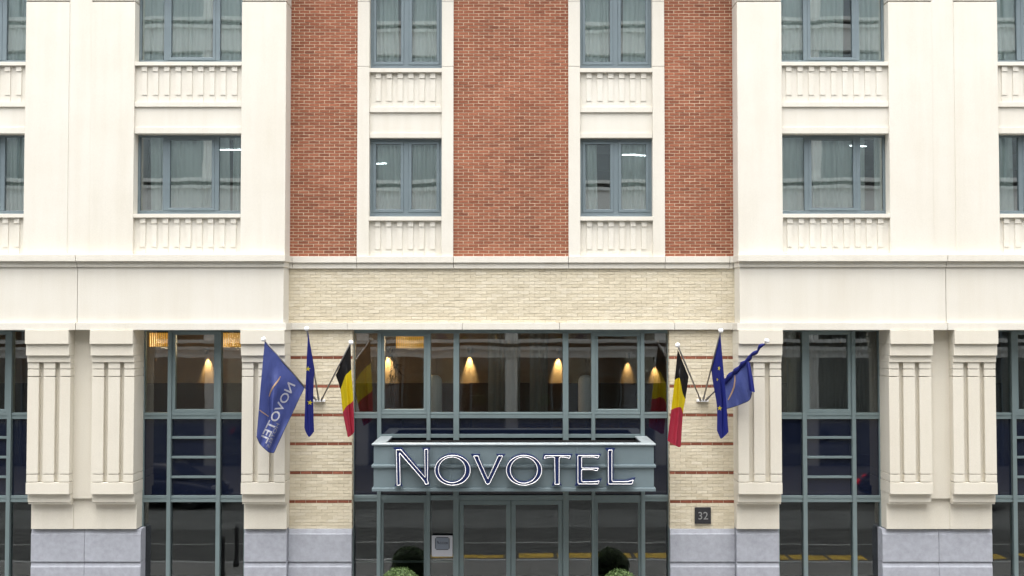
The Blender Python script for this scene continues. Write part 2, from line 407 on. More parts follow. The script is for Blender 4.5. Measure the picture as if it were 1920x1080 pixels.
# ---- wings
wing_open = {}
for s in (-1, 1):
    side = 'left' if s < 0 else 'right'
    # upper pilasters (pixel spans on the left half)
    zg0, zg1 = Z(3.6, YP), Z(1.2, YP)
    for (pa, pb, yf, nm) in ((46,128,YP,'pilaster'),(128,169.5,-0.445,'pilaster_infill'),(169.5,251,YP,'pilaster'),(452,535.5,YP,'pilaster'),
                             (-237,-155,YP,'pilaster'),(-278,-237,-0.445,'pilaster_infill'),(-360,-278,YP,'pilaster')):
        xa, xb = SX(s, X(pa, YP, 250)), SX(s, X(pb, YP, 250))
        if nm == 'pilaster':
            boxo(nm, xa, xb, yf, YB, ZC-0.002, zg0, M['stone'], HOTEL, 0.008)
            boxo(nm, xa, xb, yf-0.004, YB, zg1, ZTOP, M['stone'], HOTEL, 0.008)
            i0 = 0.03 if xb > xa else -0.03
            boxo('joint', xa+i0, xb-i0, yf+0.05, YB, zg0-0.001, zg1+0.001, M['stone'], HOTEL)
        else:
            boxo(nm, xa, xb, yf, YB, ZC-0.002, ZTOP, M['stone'], HOTEL)
    # window bays
    for (pa, pb, bay) in ((251,452,'inner'),(-155,46,'outer')):
        xa, xb = SX(s, X(pa, YP, 250)), SX(s, X(pb, YP, 250)); xa, xb = min(xa,xb), max(xa,xb)
        for (off, row) in ((0,'lower'),(-285.2,'upper')):
            q = lambda py, Y: Z(py+off, Y)
            YS = -0.385
            boxo('window_sill', xa, xb, -0.455, YB, q(408,-0.45), q(401,-0.45), M['stone'], HOTEL, 0.005)
            zb_apron = q(476.5, -0.40) if off else ZC-0.002
            apron = boxo('apron_panel', xa, xb, YS, YB, q(191,-.4)-0.0 if False else zb_apron, q(408,-0.45), M['stone'], HOTEL)
            nrib = 9
            r0, r1 = X(267.6, -0.41, 440), X(437.5, -0.41, 440)
            if bay == 'outer': sh = xa - min(SX(s, X(251,YP,250)), SX(s, X(452,YP,250)))
            else: sh = 0
            for k in range(nrib):
                xc = SX(s, r0+(r1-r0)*k/(nrib-1)) + sh
                rib(apron, xc, -0.410, 0.098, q(408.6,-0.45)-0.0005, q(418.5,-0.43), q(462.8,-0.42), zb_apron+0.0005, M['stone'])
            # band below the apron of the upper row, lintel over each window
            boxo('lintel', xa, xb, -0.425, YB, q(250.3,-0.42), q(238.5,-0.42), M['stone'], HOTEL, 0.005)
            zlow = q(238.5,-0.42)
            if off == 0:
                boxo('band_panel', xa, xb, -0.40, YB, zlow, Z(200.5,-0.42), M['stone'], HOTEL)
                boxo('ledge', xa, xb, -0.435, YB, Z(200.5,-0.42), zb_ledge if False else Z(191.3,-0.42), M['stone'], HOTEL, 0.005)
            else:
                boxo('band_panel', xa, xb, -0.40, YB, zlow, ZTOP, M['stone'], HOTEL)
            w = make_window('wide', xa, xb, q(401,-0.45), q(250.3,-0.42), WYW, HOTEL)
            pos = {('inner','left'):'second from the left edge','X':'' }
            windows.append((side, bay, row, xa, xb, q(401,-0.45), q(250.3,-0.42), WYW))
    # cornice, moulding, frieze, ledge in blocks with open joints
    zc1 = Z(490,-0.60); zm1 = Z(500.5,-0.52); zf1 = Z(605,-0.50); zl1 = Z(619,-0.56)
    xin = X(541.5, 0.0, 540)      # where the wing dies into the centre wall
    joints = [X(-420,-.6,480), X(-273,-.6,480), X(141.3,-.6,480), 'end']
    def run(name, Yf, z0, z1, endpx, mat, bev):
        xs = joints[:-1] + [X(endpx, Yf, 540)]
        for a, b in zip(xs, xs[1:]):
            g = 0.005
            boxo(name, SX(s, a+g), SX(s, b-(g if b != xs[-1] else 0)), Yf, YB, z0, z1, mat, HOTEL, bev)
    run('cornice_block', -0.60, zc1, ZC, 534.0, M['stone'], 0.010)
    run('cornice_moulding', -0.525, zm1, zc1-0.001, 532.8, M['stone'], 0.008)
    run('frieze_panel', -0.485, zf1, zm1-0.001, 531.7, M['stone'], 0.004)
    run('frieze_ledge', -0.555, zl1, zf1-0.001, 537.0, M['stone'], 0.008)
    boxo('wall_core', SX(s, X(-420,YP,480)), SX(s, xin), -0.40, YB-0.01, zl1+0.01, ZC-0.01, M['mortar_c'], HOTEL)
    # ---- ground storey pilasters
    Yf = YP
    ys = [621, 645, 666.7, 679, 692, 706.2, 889.3, 904.3, 926.7, 941.7, 945.2, 992]
    zt_ = zl1 - 0.001
    pil = [((50.7,72.0),(80.7,102.3),(111.0,131.0)), ((171.7,194),(202,224),(232,251)), ((453,474.6),(483.8,505),(514,534.5))]
    shift = X(251,YP,780) - X(131,YP,780)
    P0 = [(X(a,Yf,780), X(b,Yf,780)) for (a,b) in pil[0]]
    P1 = [(X(a,Yf,780), X(b,Yf,780)) for (a,b) in pil[1]]
    P2 = [(X(a,Yf,780), X(b,Yf,780)) for (a,b) in pil[2]]
    bayw = X(453,Yf,780) - X(50.7,Yf,780)
    P3 = [(a-bayw, b-bayw) for (a,b) in P1]; P4 = [(a-bayw, b-bayw) for (a,b) in P0]
    for pi, pl in enumerate((P0, P1, P2, P3, P4)):
        xa, xb = pl[0][0], pl[2][1]
        if pi == 2: xb_in = xb
        def bb(name, x0, x1, y0, y1, z0, z1, parent, bev=0.006, mat='stone_low'):
            return boxo(name, SX(s,x0), SX(s,x1), y0, y1, z0, z1, M[mat], parent, bev)
        yback = 0.10
        core = bb('lower_pilaster', xa+0.012, xb-0.012, Yf+0.085, yback, Z(904.3,Yf)+0.002, Z(679,Yf)+0.001, HOTEL, 0)
        # capital: three courses each leaning further out
        e = 0.004
        bb('capital_course', xa-0.001, xb+0.001, Yf-0.025, yback, Z(679,Yf), Z(666.7,Yf-.03), core)
        bb('capital_course', xa-0.003, xb+0.003, Yf-0.075, yback, Z(666.7,Yf-.03)+0.001, Z(645,Yf-.07), core)
        bb('capital_course', xa-0.005, xb+0.005, Yf-0.125, yback, Z(645,Yf-.07)+0.001, zt_, core)
        for fi, (a, b) in enumerate(pl):
            yb2 = yback-0.002 if fi != 1 else Yf+0.09
            lev = [Z(679,Yf), Z(692,Yf), Z(706.2,Yf), Z(889.3,Yf), Z(904.3,Yf)]
            for k in range(4):
                g = 0.007
                zt2 = lev[k]-(g if k else 0.0005); zb2 = lev[k+1]+(g if k < 3 else g)
                x0_, x1_ = a, b
                bb('flute_block', x0_, x1_, Yf, yb2, zb2, zt2, core, 0.006)
        bb('base_course', xa-0.004, xb+0.004, Yf-0.012, yback, Z(926.7,Yf), Z(904.3,Yf)-0.006, core)
        bb('base_course', xa-0.002, xb-0.002, Yf+0.075, yback, Z(941.7,Yf+.08), Z(926.7,Yf)-0.001, core)
        bb('base_course', xa+0.001, xb-0.004, Yf+0.100, yback, Z(945.2,Yf+.1), Z(941.7,Yf+.08)-0.001, core, 0.003)
        bb('pedestal', xa+0.004, xb-0.004, -0.24, yback, Z(992,-0.24), Z(945.2,Yf+.1)-0.001, core)
    # wall between the pairs
    for (A, B) in ((P0, P1), (P4, P3)):
        x0, x1 = A[2][1]-0.02, B[0][0]+0.02
        boxo('pilaster_infill', SX(s,x0), SX(s,x1), -0.285, 0.09, Z(934.5,-.28), zt_-0.001, M['stone_low'], HOTEL)
        boxo('pilaster_infill', SX(s,x0+.012), SX(s,x1-.012), -0.225, 0.09, Z(992,-0.24), Z(934.5,-.28)-0.001, M['stone_low'], HOTEL)
    # blue stone plinth blocks
    def plinth(x0, x1, Yp, yb):
        zz = [Z(992.5,Yp), Z(1054,Yp), Z(1116,Yp), 0.0]
        for zt2, zb2 in zip(zz, zz[1:]):
            bm = bmesh.new()
            prof = [(Yp, zb2+0.006), (Yp, zt2-0.095), (Yp+0.012, zt2-0.083), (Yp+0.034, zt2-0.001), (yb, zt2-0.001), (yb, zb2+0.006)]
            xa_, xb_ = sorted((SX(s,x0), SX(s,x1)))
            A = [bm.verts.new((xa_+0.003, y, z)) for y, z in prof]; B = [bm.verts.new((xb_-0.003, y, z)) for y, z in prof]
            n_ = len(prof)
            for k in range(n_): bm.faces.new((A[k], A[(k+1)%n_], B[(k+1)%n_], B[k]))
            bm.faces.new(A[::-1]); bm.faces.new(B)
            bmesh.ops.recalc_face_normals(bm, faces=bm.faces[:])
            bmesh.ops.bevel(bm, geom=bm.edges[:], offset=0.004, segments=1, affect='EDGES')
            obj('plinth_block', bm, M['blue_stone'], HOTEL)
    a, b, c = X(57.5,-.19,1020), X(158,-.19,1020), X(264,-.19,1020)
    for dx in (0, -bayw):
        plinth(a+dx, b+dx, -0.19, 0.09); plinth(b+dx, c+dx, -0.19, 0.09)
    d_, e_, f_ = X(457.5,-.19,1020), X(537.5,-.19,1020), X(659.5,-.06,1020)
    plinth(d_, e_, -0.19, 0.09)
    WOFF = 0.0; plinth(e_+(0.0005 if s < 0 else -0.0275), f_, -0.06, 0.09); WOFF = 0.028
    # outer end wall beyond the picture
    boxo('end_wall', SX(s,-17.5), SX(s, P4[0][0]-0.02), -0.25, YB, 0, zl1, M['stone_low'], HOTEL)
    boxo('end_wall', SX(s,-17.5), SX(s, X(-360,YP,250)), -0.30, YB, zl1, ZTOP, M['stone'], HOTEL)
    wing_open[s] = ((P1[2][1], P2[0][0]), (P1[2][1]-bayw, P0[0][0]))
    xP3 = P2[2][1]

# ---- centre, upper storeys
WOFF = 0.0
PR = []
for s in (-1, 1):
    side = 'left' if s < 0 else 'right'
    x669, x692, x828, x850 = [X(p, -0.04, 300) for p in (669.5, 692, 828, 850)]
    for (a, b) in ((x669, x692), (x828, x850)):
        zj = [Z(480.5,-0.08)-0.002, Z(124.5,-.04), Z(2.5,-.04), ZTOP]
        for z0, z1 in zip(zj, zj[1:]):
            boxo('window_pier', SX(s,a), SX(s,b), -0.04, YB, z0+0.003, z1-0.003, M['stone'], HOTEL, 0.006)
    xa, xb = sorted((SX(s,x692), SX(s,x828)))
    for (off, row) in ((0,'lower'),(-278.3,'upper')):
        q = lambda py, Y: Z(py+off, Y)
        boxo('window_sill', xa, xb, -0.035, YB, q(413.6,-.03), q(406,-.03), M['stone'], HOTEL, 0.005)
        zb_apron = q(479.6,0.03) if off else Z(480.5,-0.08)-0.002
        apron = boxo('apron_panel', xa, xb, 0.045, YB, zb_apron, q(413.6,-.03), M['stone'], HOTEL)
        for k in range(6):
            xc = SX(s, X(708.2,0.01,440) + (X(811,0.01,440)-X(708.2,0.01,440))*k/5)
            rib(apron, xc, 0.020, 0.098, q(413.6,-.03)-0.0005, q(424.6,0), q(467.2,0), zb_apron+0.0005, M['stone'])
        boxo('lintel', xa, xb, 0.0, YB, q(258.5,0), q(249.3,0), M['stone'], HOTEL, 0.005)
        if off == 0:
            boxo('band_panel', xa, xb, 0.028, YB, Z(249.3,0), Z(210.6,0), M['stone'], HOTEL)
            boxo('ledge', xa, xb, -0.010, YB, Z(210.6,0), Z(201.3,0.03), M['stone'], HOTEL, 0.005)
        else:
            boxo('band_panel', xa, xb, 0.028, YB, q(249.3,0), ZTOP, M['stone'], HOTEL)
        make_window('narrow', xa, xb, q(406,-.03), q(258.5,0), CYW, HOTEL)
        windows.append((side, 'centre', row, xa, xb, q(406,-.03), q(258.5,0), CYW))
    x544 = X(541.5, 0.0, 300)
    PR.append((x544, x669, 'side') if s < 0 else (-x669, -x544+0.03, 'side'))
PR.append((x850, -x850, 'centre'))
# centre cornice and ledge blocks
zc1 = Z(492.6,-0.08); zm1 = Z(503.3,-0.05); zl0 = Z(605.3,-0.06); zl1c = Z(618.3,-0.06)
cj = [X(540,-.08,486), X(547.5,-.08,486), X(668.5,-.08,486), X(850,-.08,486)]; cj = cj + [-v for v in cj[::-1]]
for a, b in zip(cj, cj[1:]):
    boxo('cornice_block', a+0.004, b-0.004, -0.085, YB, zc1, Z(480.5,-0.08), M['stone'], HOTEL, 0.008)
    boxo('cornice_moulding', a+0.004, b-0.004, -0.045, YB, zm1, zc1-0.001, M['stone'], HOTEL, 0.004)
lj = [X(536,-.06,612), X(651,-.06,612), X(867,-.06,612)]; lj = lj + [-v for v in lj[::-1]]
for a, b in zip(lj, lj[1:]):
    boxo('frieze_ledge', a+0.003, b-0.003, -0.07, YB, zl1c, zl0, M['stone'], HOTEL, 0.008)

# ---- brickwork
JR = random.Random(3)
def brick_mesh(L, h, depth, jit, mat, seed):
    r = random.Random(seed); bm = bmesh.new(); v = box(bm, 0, L, -depth, 0.004, 0, h)
    for k in v:
        if k.co.y < 0: k.co += Vector((r.uniform(-jit,jit), r.uniform(-jit,jit), r.uniform(-jit,jit)))
    return obj_mesh(bm, mat)
def obj_mesh(bm, mat):
    me = mesh_of(bm); me.materials.append(mat); return me
class Wall:
    """lays a run of bricks; some become objects, the rest go into one joined mesh"""
    def __init__(self, matI, matJ, ln, h, joint, depth, jit):
        self.mi, self.mj = matI, matJ; self.ln, self.h, self.j, self.d, self.jit = ln, h, joint, depth, jit
        self.bm = bmesh.new(); self.var = [brick_mesh(ln-joint, h-joint, depth, jit, matI, 50+k) for k in range(6)]
        self.cut = {}
    def lay(self, x0, x1, z0, nrow, Yf, panel, single, name, rowf=None, gap=None, zmax=99):
        for r in range(nrow):
            z = z0 + r*self.h
            if z + self.h*0.4 > zmax: break
            off = (r % 2)*self.ln/2
            x = x0 - off
            while x < x1 - 0.012:
                a = max(x, x0); b = min(x+self.ln-self.j, x1)
                hh = min(self.h-self.j, zmax - z)
                if rowf and rowf(r): hh -= 0.007; b -= 0.006
                if b-a > 0.02:
                    mat_i, mat_j, nm = (self.mi, self.mj, name) if not rowf or not rowf(r) else (M['acc'], M['acc'], 'accent_brick')
                    sg = single(r) or nm == 'accent_brick'
                    if sg:
                        key = (round(b-a,3), round(hh,3), mat_i.name, JR.randrange(5))
                        if key not in self.cut: self.cut[key] = brick_mesh(b-a, hh, self.d, self.jit, mat_i, len(self.cut))
                        o = bpy.data.objects.new(nm, self.cut[key]); COL.objects.link(o); o.parent = panel
                        o.location = (a, Yf + self.d + JR.uniform(-.0015,.0015), z)
                    else:
                        dd = JR.uniform(-.002,.002)
                        v = box(self.bm, a, b, Yf+dd, Yf+self.d+0.003, z, z+hh)
                        for k in v:
                            if k.co.y < Yf + self.d/2: k.co += Vector((JR.uniform(-1,1)*self.jit, JR.uniform(-1,1)*self.jit, JR.uniform(-1,1)*self.jit))
                x += self.ln
    def done(self, name, parent):
        o = obj(name, self.bm, self.mj, parent); o['kind'] = 'stuff'; return o
zb0 = Z(480.5,-0.08)+0.001
red = Wall(M['red_i'], M['red_j'], 0.2000, 0.0614, 0.0125, 0.005, 0.0015)
first_panel = None
for (a, b, kd) in PR:
    panel = boxo('brick_panel', a, b, 0.005, YB, zb0-0.01, ZTOP, M['mortar'], HOTEL)
    red.lay(a, b, zb0 + 0.004, 110, 0.0, panel, lambda r: r < 13, 'brick', zmax=ZTOP-0.01)
red.done('brickwork', HOTEL)
# cream brick: frieze band and the two piers beside the entrance
crm = Wall(M['crm_i'], M['crm_j'], 0.2085, 0.0625, 0.0050, 0.010, 0.0026)
xf = X(541.5, 0.0, 540)
band = boxo('frieze_wall', xf, -xf+0.03, 0.010, YB, zl0-0.01, zm1+0.002, M['mortar_c'], HOTEL)
crm.lay(xf, -xf+0.03, zl0+0.003, 17, 0.0, band, lambda r: r == 8, 'cream_brick', zmax=zm1)
pitch = (Z(670,0)-Z(940,0))/45.0
crm.h = pitch
zpl = Z(992,0)
kacc = round((Z(940,0)-zpl)/pitch - 0.5)          # course index of the lowest red course
zstart = Z(940,0) - pitch*(kacc+0.5)
xpier = X(660.3, 0.0, 800); xp_in = X(539, 0.0, 800)
for s in (-1, 1):
    a, b = sorted((SX(s,xp_in-0.05), SX(s,xpier)))
    pier = boxo('brick_pier', a, b, 0.010, YB, zpl-0.02, zl1c+0.002, M['mortar_c'], HOTEL)
    crm.lay(a, b, zstart, 70, 0.0, pier, lambda r: 6 < r < 20, 'cream_brick', rowf=lambda r: (r-kacc) % 9 == 0 and 0 <= (r-kacc) <= 45, zmax=zl1c-0.001)
    # return of the pier towards the glazing in the same brick
    for r in range(64):
        z = zstart + r*pitch
        if z > zl1c-0.02: break
        box(crm.bm, SX(s,xpier)-(0.004 if s < 0 else 0.004), SX(s,xpier)+0.004, 0.02 + (0.1 if r % 2 else 0.0), 0.20, z, z+pitch-0.005)
crm.done('cream_brickwork', HOTEL)

# ---- glazed screens of the ground storeys
YG = 0.08       # wing screens
YE = 0.20       # entrance screen
WOFF = 0.028
def rect_ring(a, b, c, d, w, y0, y1):
    return [(a,b,y0,y1,c,c+w),(a,b,y0,y1,d-w,d),(a,a+w,y0+.001,y1-.001,c+w,d-w),(b-w,b,y0+.001,y1-.001,c+w,d-w)]
for s in (-1, 1):
    for bi, (xo0, xo1) in enumerate(wing_open[s]):
        dx = 0 if bi == 0 else -bayw
        gx = lambda p: X(p, YG, 780) + dx
        gz = lambda p: Z(p, YG)
        zt, zb = gz(617), 0.02
        xl, xr = gx(266.5), gx(463)
        def ss(a, b): return sorted((SX(s,a), SX(s,b)))
        fr = []
        for (a, b) in ((xl, gx(271.2)), (gx(459), xr)):
            p, q_ = ss(a, b); fr.append((p, q_, YG-.02, YG+.10, zb, zt))
        p, q_ = ss(gx(271.2), gx(459)); fr.append((p, q_, YG-.02, YG+.10, gz(621.5), zt))
        scr = boxes('glazed_screen', fr, M['frame_g'], HOTEL, 0.003)
        for (a, b) in ((315.2,322.4),(407.2,414.8)):
            p, q_ = ss(gx(a), gx(b)); boxo('mullion', p, q_, YG-.055, YG+.10, zb, gz(621.5), M['frame_g'], scr, 0.004)
        cols = [(271.2,315.2),(322.4,407.2),(414.8,459)]
        for ci, (a, b) in enumerate(cols):
            p, q_ = ss(gx(a), gx(b))
            for (za, zc_) in ((773.5,785.3),(929,941)):
                t0, t1 = gz(zc_), gz(za); hm = (t1-t0)
                boxes('transom', [(p,q_,YG-.03,YG+.09,t0,t0+hm*.40),(p,q_,YG-.012,YG+.09,t0+hm*.40,t0+hm*.55),(p,q_,YG-.03,YG+.09,t0+hm*.55,t1)], M['frame_g'], scr, 0.002)
            boxo('spandrel_panel', p, q_, YG+.03, YG+.06, gz(929), gz(785.3), M['navy'], scr)
            if ci == 1:
                for (za, zc_) in ((818,822.4),(855,859.3),(892,896.3)):
                    boxo('bar', p, q_, YG-.02, YG+.029, gz(zc_), gz(za), M['frame_g'], scr, 0.004)
                w_ = 0.065
                boxes('sash', rect_ring(p, q_, gz(773.5), gz(621.5), w_, YG-.025, YG+.07), M['frame_g'], scr, 0.004)
                boxo('pane', p+w_-.005, q_-w_+.005, YG+.02, YG+.032, gz(773.5)+w_-.005, gz(621.5)-w_+.005, M['glass_low'], scr)
            else:
                boxo('pane', p-.005, q_+.005, YG+.02, YG+.032, gz(773.5)-.005, gz(621.5)+.005, M['glass_low'], scr)
            boxo('pane', p-.005, q_+.005, YG+.02, YG+.032, zb, gz(941)+.005, M['glass_low'], scr)
WOFF = 0.0
# entrance
ex = lambda p: X(p, YE, 800)
ez = lambda p: Z(p, YE)
zt, zb = ez(616.5), 0.02
scr = boxes('entrance_screen', [(ex(659.5),ex(664.6),YE-.02,YE+.12,zb,zt),(-ex(664.6),-ex(659.5),YE-.02,YE+.12,zb,zt),(ex(664.6),-ex(664.6),YE-.02,YE+.12,ez(625),zt)], M['frame_g'], HOTEL, 0.003)
ml = [(707.8,715.0),(800.2,807.2),(850.3,860.8)]
mul = [(ex(a),ex(b)) for a,b in ml]; mul = mul + [(-b,-a) for a,b in mul[::-1]]
for i, (a, b) in enumerate(mul):
    deep = 0.06 if i in (0,2,3,5) else 0.05
    boxo('mullion', a, b, YE-deep, YE+.12, zb, ez(625), M['frame_g'], scr, 0.004)
edges = [ex(664.6)] + [v for ab in mul for v in ab] + [-ex(664.6)]
bays = [(edges[2*i], edges[2*i+1]) for i in range(7)]
for i, (a, b) in enumerate(bays):
    t0, t1 = ez(783.8), ez(772.8); hm = t1-t0
    boxes('transom', [(a,b,YE-.035,YE+.10,t0,t0+hm*.48),(a,b,YE-.012,YE+.10,t0+hm*.48,t0+hm*.6),(a,b,YE-.035,YE+.10,t0+hm*.6,t1)], M['frame_g'], scr, 0.002)
    if i in (0, 6):
        boxo('spandrel_panel', a, b, YE+.03, YE+.06, ez(928), t0, M['navy'], scr)
        boxes('transom', [(a,b,YE-.035,YE+.10,ez(939.5),ez(934)),(a,b,YE-.045,YE+.10,ez(934),ez(928))], M['frame_g'], scr, 0.002)
    else:
        boxo('spandrel_panel', a, b, YE+.03, YE+.06, ez(814), t0, M['navy'], scr)
        boxo('transom', a, b, YE-.03, YE+.10, ez(820.5), ez(814), M['frame_g'], scr, 0.003)
        boxo('spandrel_panel', a, b, YE+.03, YE+.06, ez(928), ez(820.5), M['navy'], scr)
        boxo('transom', a, b, YE-.03, YE+.10, ez(937.5), ez(928), M['frame_g'], scr, 0.003)
    if i in (1, 5):
        w_ = 0.06
        boxes('sash', rect_ring(a, b, t1, ez(625), w_, YE-.03, YE+.08), M['frame_g'], scr, 0.004)
        boxo('pane', a+w_-.005, b-w_+.005, YE+.02, YE+.032, t1+w_-.005, ez(625)-w_+.005, M['glass_low'], scr)
    else:
        boxo('pane', a-.005, b+.005, YE+.02, YE+.032, t1-.005, ez(625)+.005, M['glass_low'], scr)
    ztop = ez(939.5) if i in (0,6) else ez(937.5)
    if i == 3:
        for (p, q_) in ((a+.004, -0.004), (0.004, b-.004)):
            st = 0.088
            dr = boxes('door', rect_ring(p, q_, 0.03, ztop-.004, st, YE-.02, YE+.04), M['frame_g'], scr, 0.005)
            boxo('pane', p+st-.005, q_-st+.005, YE+.004, YE+.016, 0.03+st-.005, ztop-st, M['glass_low'], scr)
    else:
        w_ = 0.05 if i in (1,5) else 0.02
        if w_ > 0.03: boxes('sash', rect_ring(a, b, zb, ztop, w_, YE-.01, YE+.06), M['frame_g'], scr, 0.003)
        boxo('pane', a+w_-.015, b-w_+.015, YE+.02, YE+.032, zb, ztop-w_+.01, M['glass_low'], scr)
        if i in (0, 1, 2):
            boxo('rail', a+0.001, b-0.001, YE+.05, YE+.085, ez(1056), ez(1052), M['frame_g'], scr)

# ---- body behind the facade: floors, partition walls, roof
ZF2, ZF3 = 2.95, 5.86
boxo('floor_slab', -17.5, 17.5, YB+.002, 7.0, 2.62, 2.95, M['dark'], HOTEL)
boxo('floor_slab', -17.5, 17.5, YB+.002, 7.0, ZF3, 6.9, M['dark'], HOTEL)
boxo('floor_slab', -17.5, 17.5, YB+.002, 7.0, 9.3, 9.6, M['dark'], HOTEL)
boxo('roof', -17.5, 17.5, YB+.002, 7.6, 13.2, ZTOP, M['dark'], HOTEL)
boxo('rear_wall', -17.5, 17.5, 7.0, 7.6, 0, 13.19, M['lobby'], HOTEL)
boxo('partition', -17.5, 17.5, 2.6, 2.7, 6.9, 9.29, M['room'], HOTEL)
boxo('partition', -17.5, 17.5, 2.6, 2.7, 9.6, 13.19, M['room'], HOTEL)
boxo('lobby_wall', -17.0, 17.0, 5.5, 5.6, 2.951, ZF3-.001, M['lobby'], HOTEL)
boxo('lobby_dado', -17.0, 17.0, 5.44, 5.499, 2.952, 4.45, M['wood'], HOTEL)
boxo('lobby_wall', -17.0, 17.0, 4.5, 4.6, 0.0, 2.619, M['dark'], HOTEL)
for s in (-1, 1):
    boxo('end_wall', s*17.5, s*17.9, -0.3, 7.6, 0, ZTOP, M['stone_low'], HOTEL)
    for zz0, zz1 in ((6.9,9.29),(9.6,13.19)):
        for xx in (2.2+0*s, 4.05, 8.15, 12.4): boxo('partition', s*xx, s*(xx+.12) if True else 0, YB+.004, 2.599, zz0, zz1, M['room'], HOTEL)
boxo('lobby_floor', -17.4, 17.4, 0.32, 4.49, -0.05, 0.012, M['dark'], HOTEL)
boxo('parapet', -17.95, 17.95, -0.7, 7.7, ZTOP+.001, ZTOP+.35, M['stone'], HOTEL)

# ------------------------------------------------------------------ curtains
gapmap = {('centre','left','lower'): [(0.50,0.585)], ('centre','right','lower'): [(0.235,0.43)], ('centre','left','upper'): [(0.38,0.50)], ('centre','right','upper'): [(0.44,0.62)],
          ('inner','left','lower'): [(0.0,0.09),(0.86,0.90)], ('inner','right','lower'): [(0.84,0.92)], ('inner','left','upper'): [(0.70,0.77)], ('inner','right','upper'): [(0.64,0.76)],
          ('outer','left','lower'): [(0.3,0.4)], ('outer','right','lower'): [(0.2,0.3)]}
for k, (side, bay, row, xa, xb, z0, z1, Yw) in enumerate(windows):
    where = {'inner': 'wide window beside the %s brick strip' % side, 'outer': 'window at the %s picture edge' % side, 'centre': 'two-part window amid red brick, %s half' % side}[bay]
    curtain('sheer curtain in the %s row, %s' % (row, where), xa+.03, xb-.03, z0+0.01, z1+0.02, Yw+0.085, M['curtain'], gapmap.get((bay,side,row), ()), 11+k)
# darker sheers on the lobby floor
gz = lambda p: Z(p, 0.3)
lob = 'sheer curtains on the lobby storey'
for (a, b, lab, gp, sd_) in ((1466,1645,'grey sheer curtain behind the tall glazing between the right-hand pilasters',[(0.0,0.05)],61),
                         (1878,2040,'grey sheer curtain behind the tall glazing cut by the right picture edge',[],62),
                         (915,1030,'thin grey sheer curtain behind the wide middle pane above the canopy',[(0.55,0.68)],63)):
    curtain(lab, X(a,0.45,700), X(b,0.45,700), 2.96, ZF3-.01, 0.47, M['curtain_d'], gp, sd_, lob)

# ------------------------------------------------------------------ canopy over the door
YCF = -1.14
can = empty('entrance_canopy', (0, YE, Z(921, YCF)))
tag(can, 'grey metal box canopy over the glass doors, open on top', 'canopy')
def child(o, parent):
    o.parent = parent; o.matrix_parent_inverse = Matrix.Translation(-Vector(parent.location)); return o
cx0, cx1 = X(700.3, YCF, 870), X(1226.3, YCF, 870)
zr1, zr0 = Z(831.6,YCF), Z(834.6,YCF)
zbt, zbb = Z(914.5,YCF), Z(921,YCF)
v1, v2 = X(844,YCF,870), -X(844,YCF,870) + 0.0
v2 = X(1082.5,YCF,870)
zmid1, zmid0 = Z(871.2,YCF), Z(876.2,YCF)
YK = YE-0.065
for (a, b) in ((cx0, v1), (v1, v2), (v2, cx1)):
    child(boxo('fascia_panel', a+.003, b-.003, YCF, YCF+.05, zmid0-.001, zr0-.001, M['canopy'], None, 0.004), can)
    child(boxo('fascia_panel', a+.003, b-.003, YCF, YCF+.05, zbt+.001, zmid0-.003, M['canopy'], None, 0.004), can)
for x in (cx0, cx1-.05):
    child(boxo('side_panel', x+.001, x+.049, YCF+.051, YK, zbt+.001, zr0-.001, M['canopy'], None, 0.003), can)
for v in (v1, v2):
    child(boxo('cover_strip', v-.022, v+.022, YCF-.010, YCF+.002, zbt+.002, zmid0-.001, M['canopy'], None, 0.003), can)
    child(boxo('cover_strip', v-.022, v+.022, YCF-.010, YCF+.002, zmid1+.001, zr0-.002, M['canopy'], None, 0.003), can)
child(boxes('middle_rail', [(cx0-.03,cx1+.03,YCF-.045,YCF-.0005,zmid0,zmid1),(cx0-.03,cx0-.0005,YCF,YK,zmid0,zmid1),(cx1+.0005,cx1+.03,YCF,YK,zmid0,zmid1)], M['canopy'], None, 0.004), can)
child(boxes('bottom_rail', [(cx0-.025,cx1+.025,YCF-.035,YCF+.08,zbb,zbt),(cx0-.025,cx0+.08,YCF+.08,YK,zbb,zbt),(cx1-.08,cx1+.025,YCF+.08,YK,zbb,zbt)], M['canopy'], None, 0.004), can)
rw = 0.235
child(boxes('top_rim', [(cx0-.03,cx1+.03,YCF-.04,YCF+.20,zr0,zr1)], M['canopy_cap'], None, 0.005), can)
for (a, b) in ((cx0-.03, cx0-.03+rw), (cx1+.03-rw, cx1+.03)):
    child(boxes('top_rim', [(a,b,YCF+.2005,YK,zr0,zr1)], M['canopy_cap'], None, 0.005), can)
child(boxo('roof_tray', cx0+.06, cx1-.06, YCF+.06, YK-.002, zr0-.34, zr0-.30, M['tray'], None), can)
child(boxes('tray_lining', [(cx0+.052,cx1-.052,YCF+.053,YCF+.06,zr0-.30,zr0-.002),(cx0+rw-.06,cx0+rw-.045,YCF+.21,YK-.01,zr0-.30,zr0-.002),(cx1-rw+.045,cx1-rw+.06,YCF+.21,YK-.01,zr0-.30,zr0-.002),(cx0+rw-.04,cx1-rw+.04,YK-.009,YK,zr0-.30,zr0-.05)], M['tray'], None), can)
child(boxo('soffit', cx0+.06, cx1-.06, YCF+.06, YK-.002, zbt+.002, zbt+.02, M['canopy'], None), can)

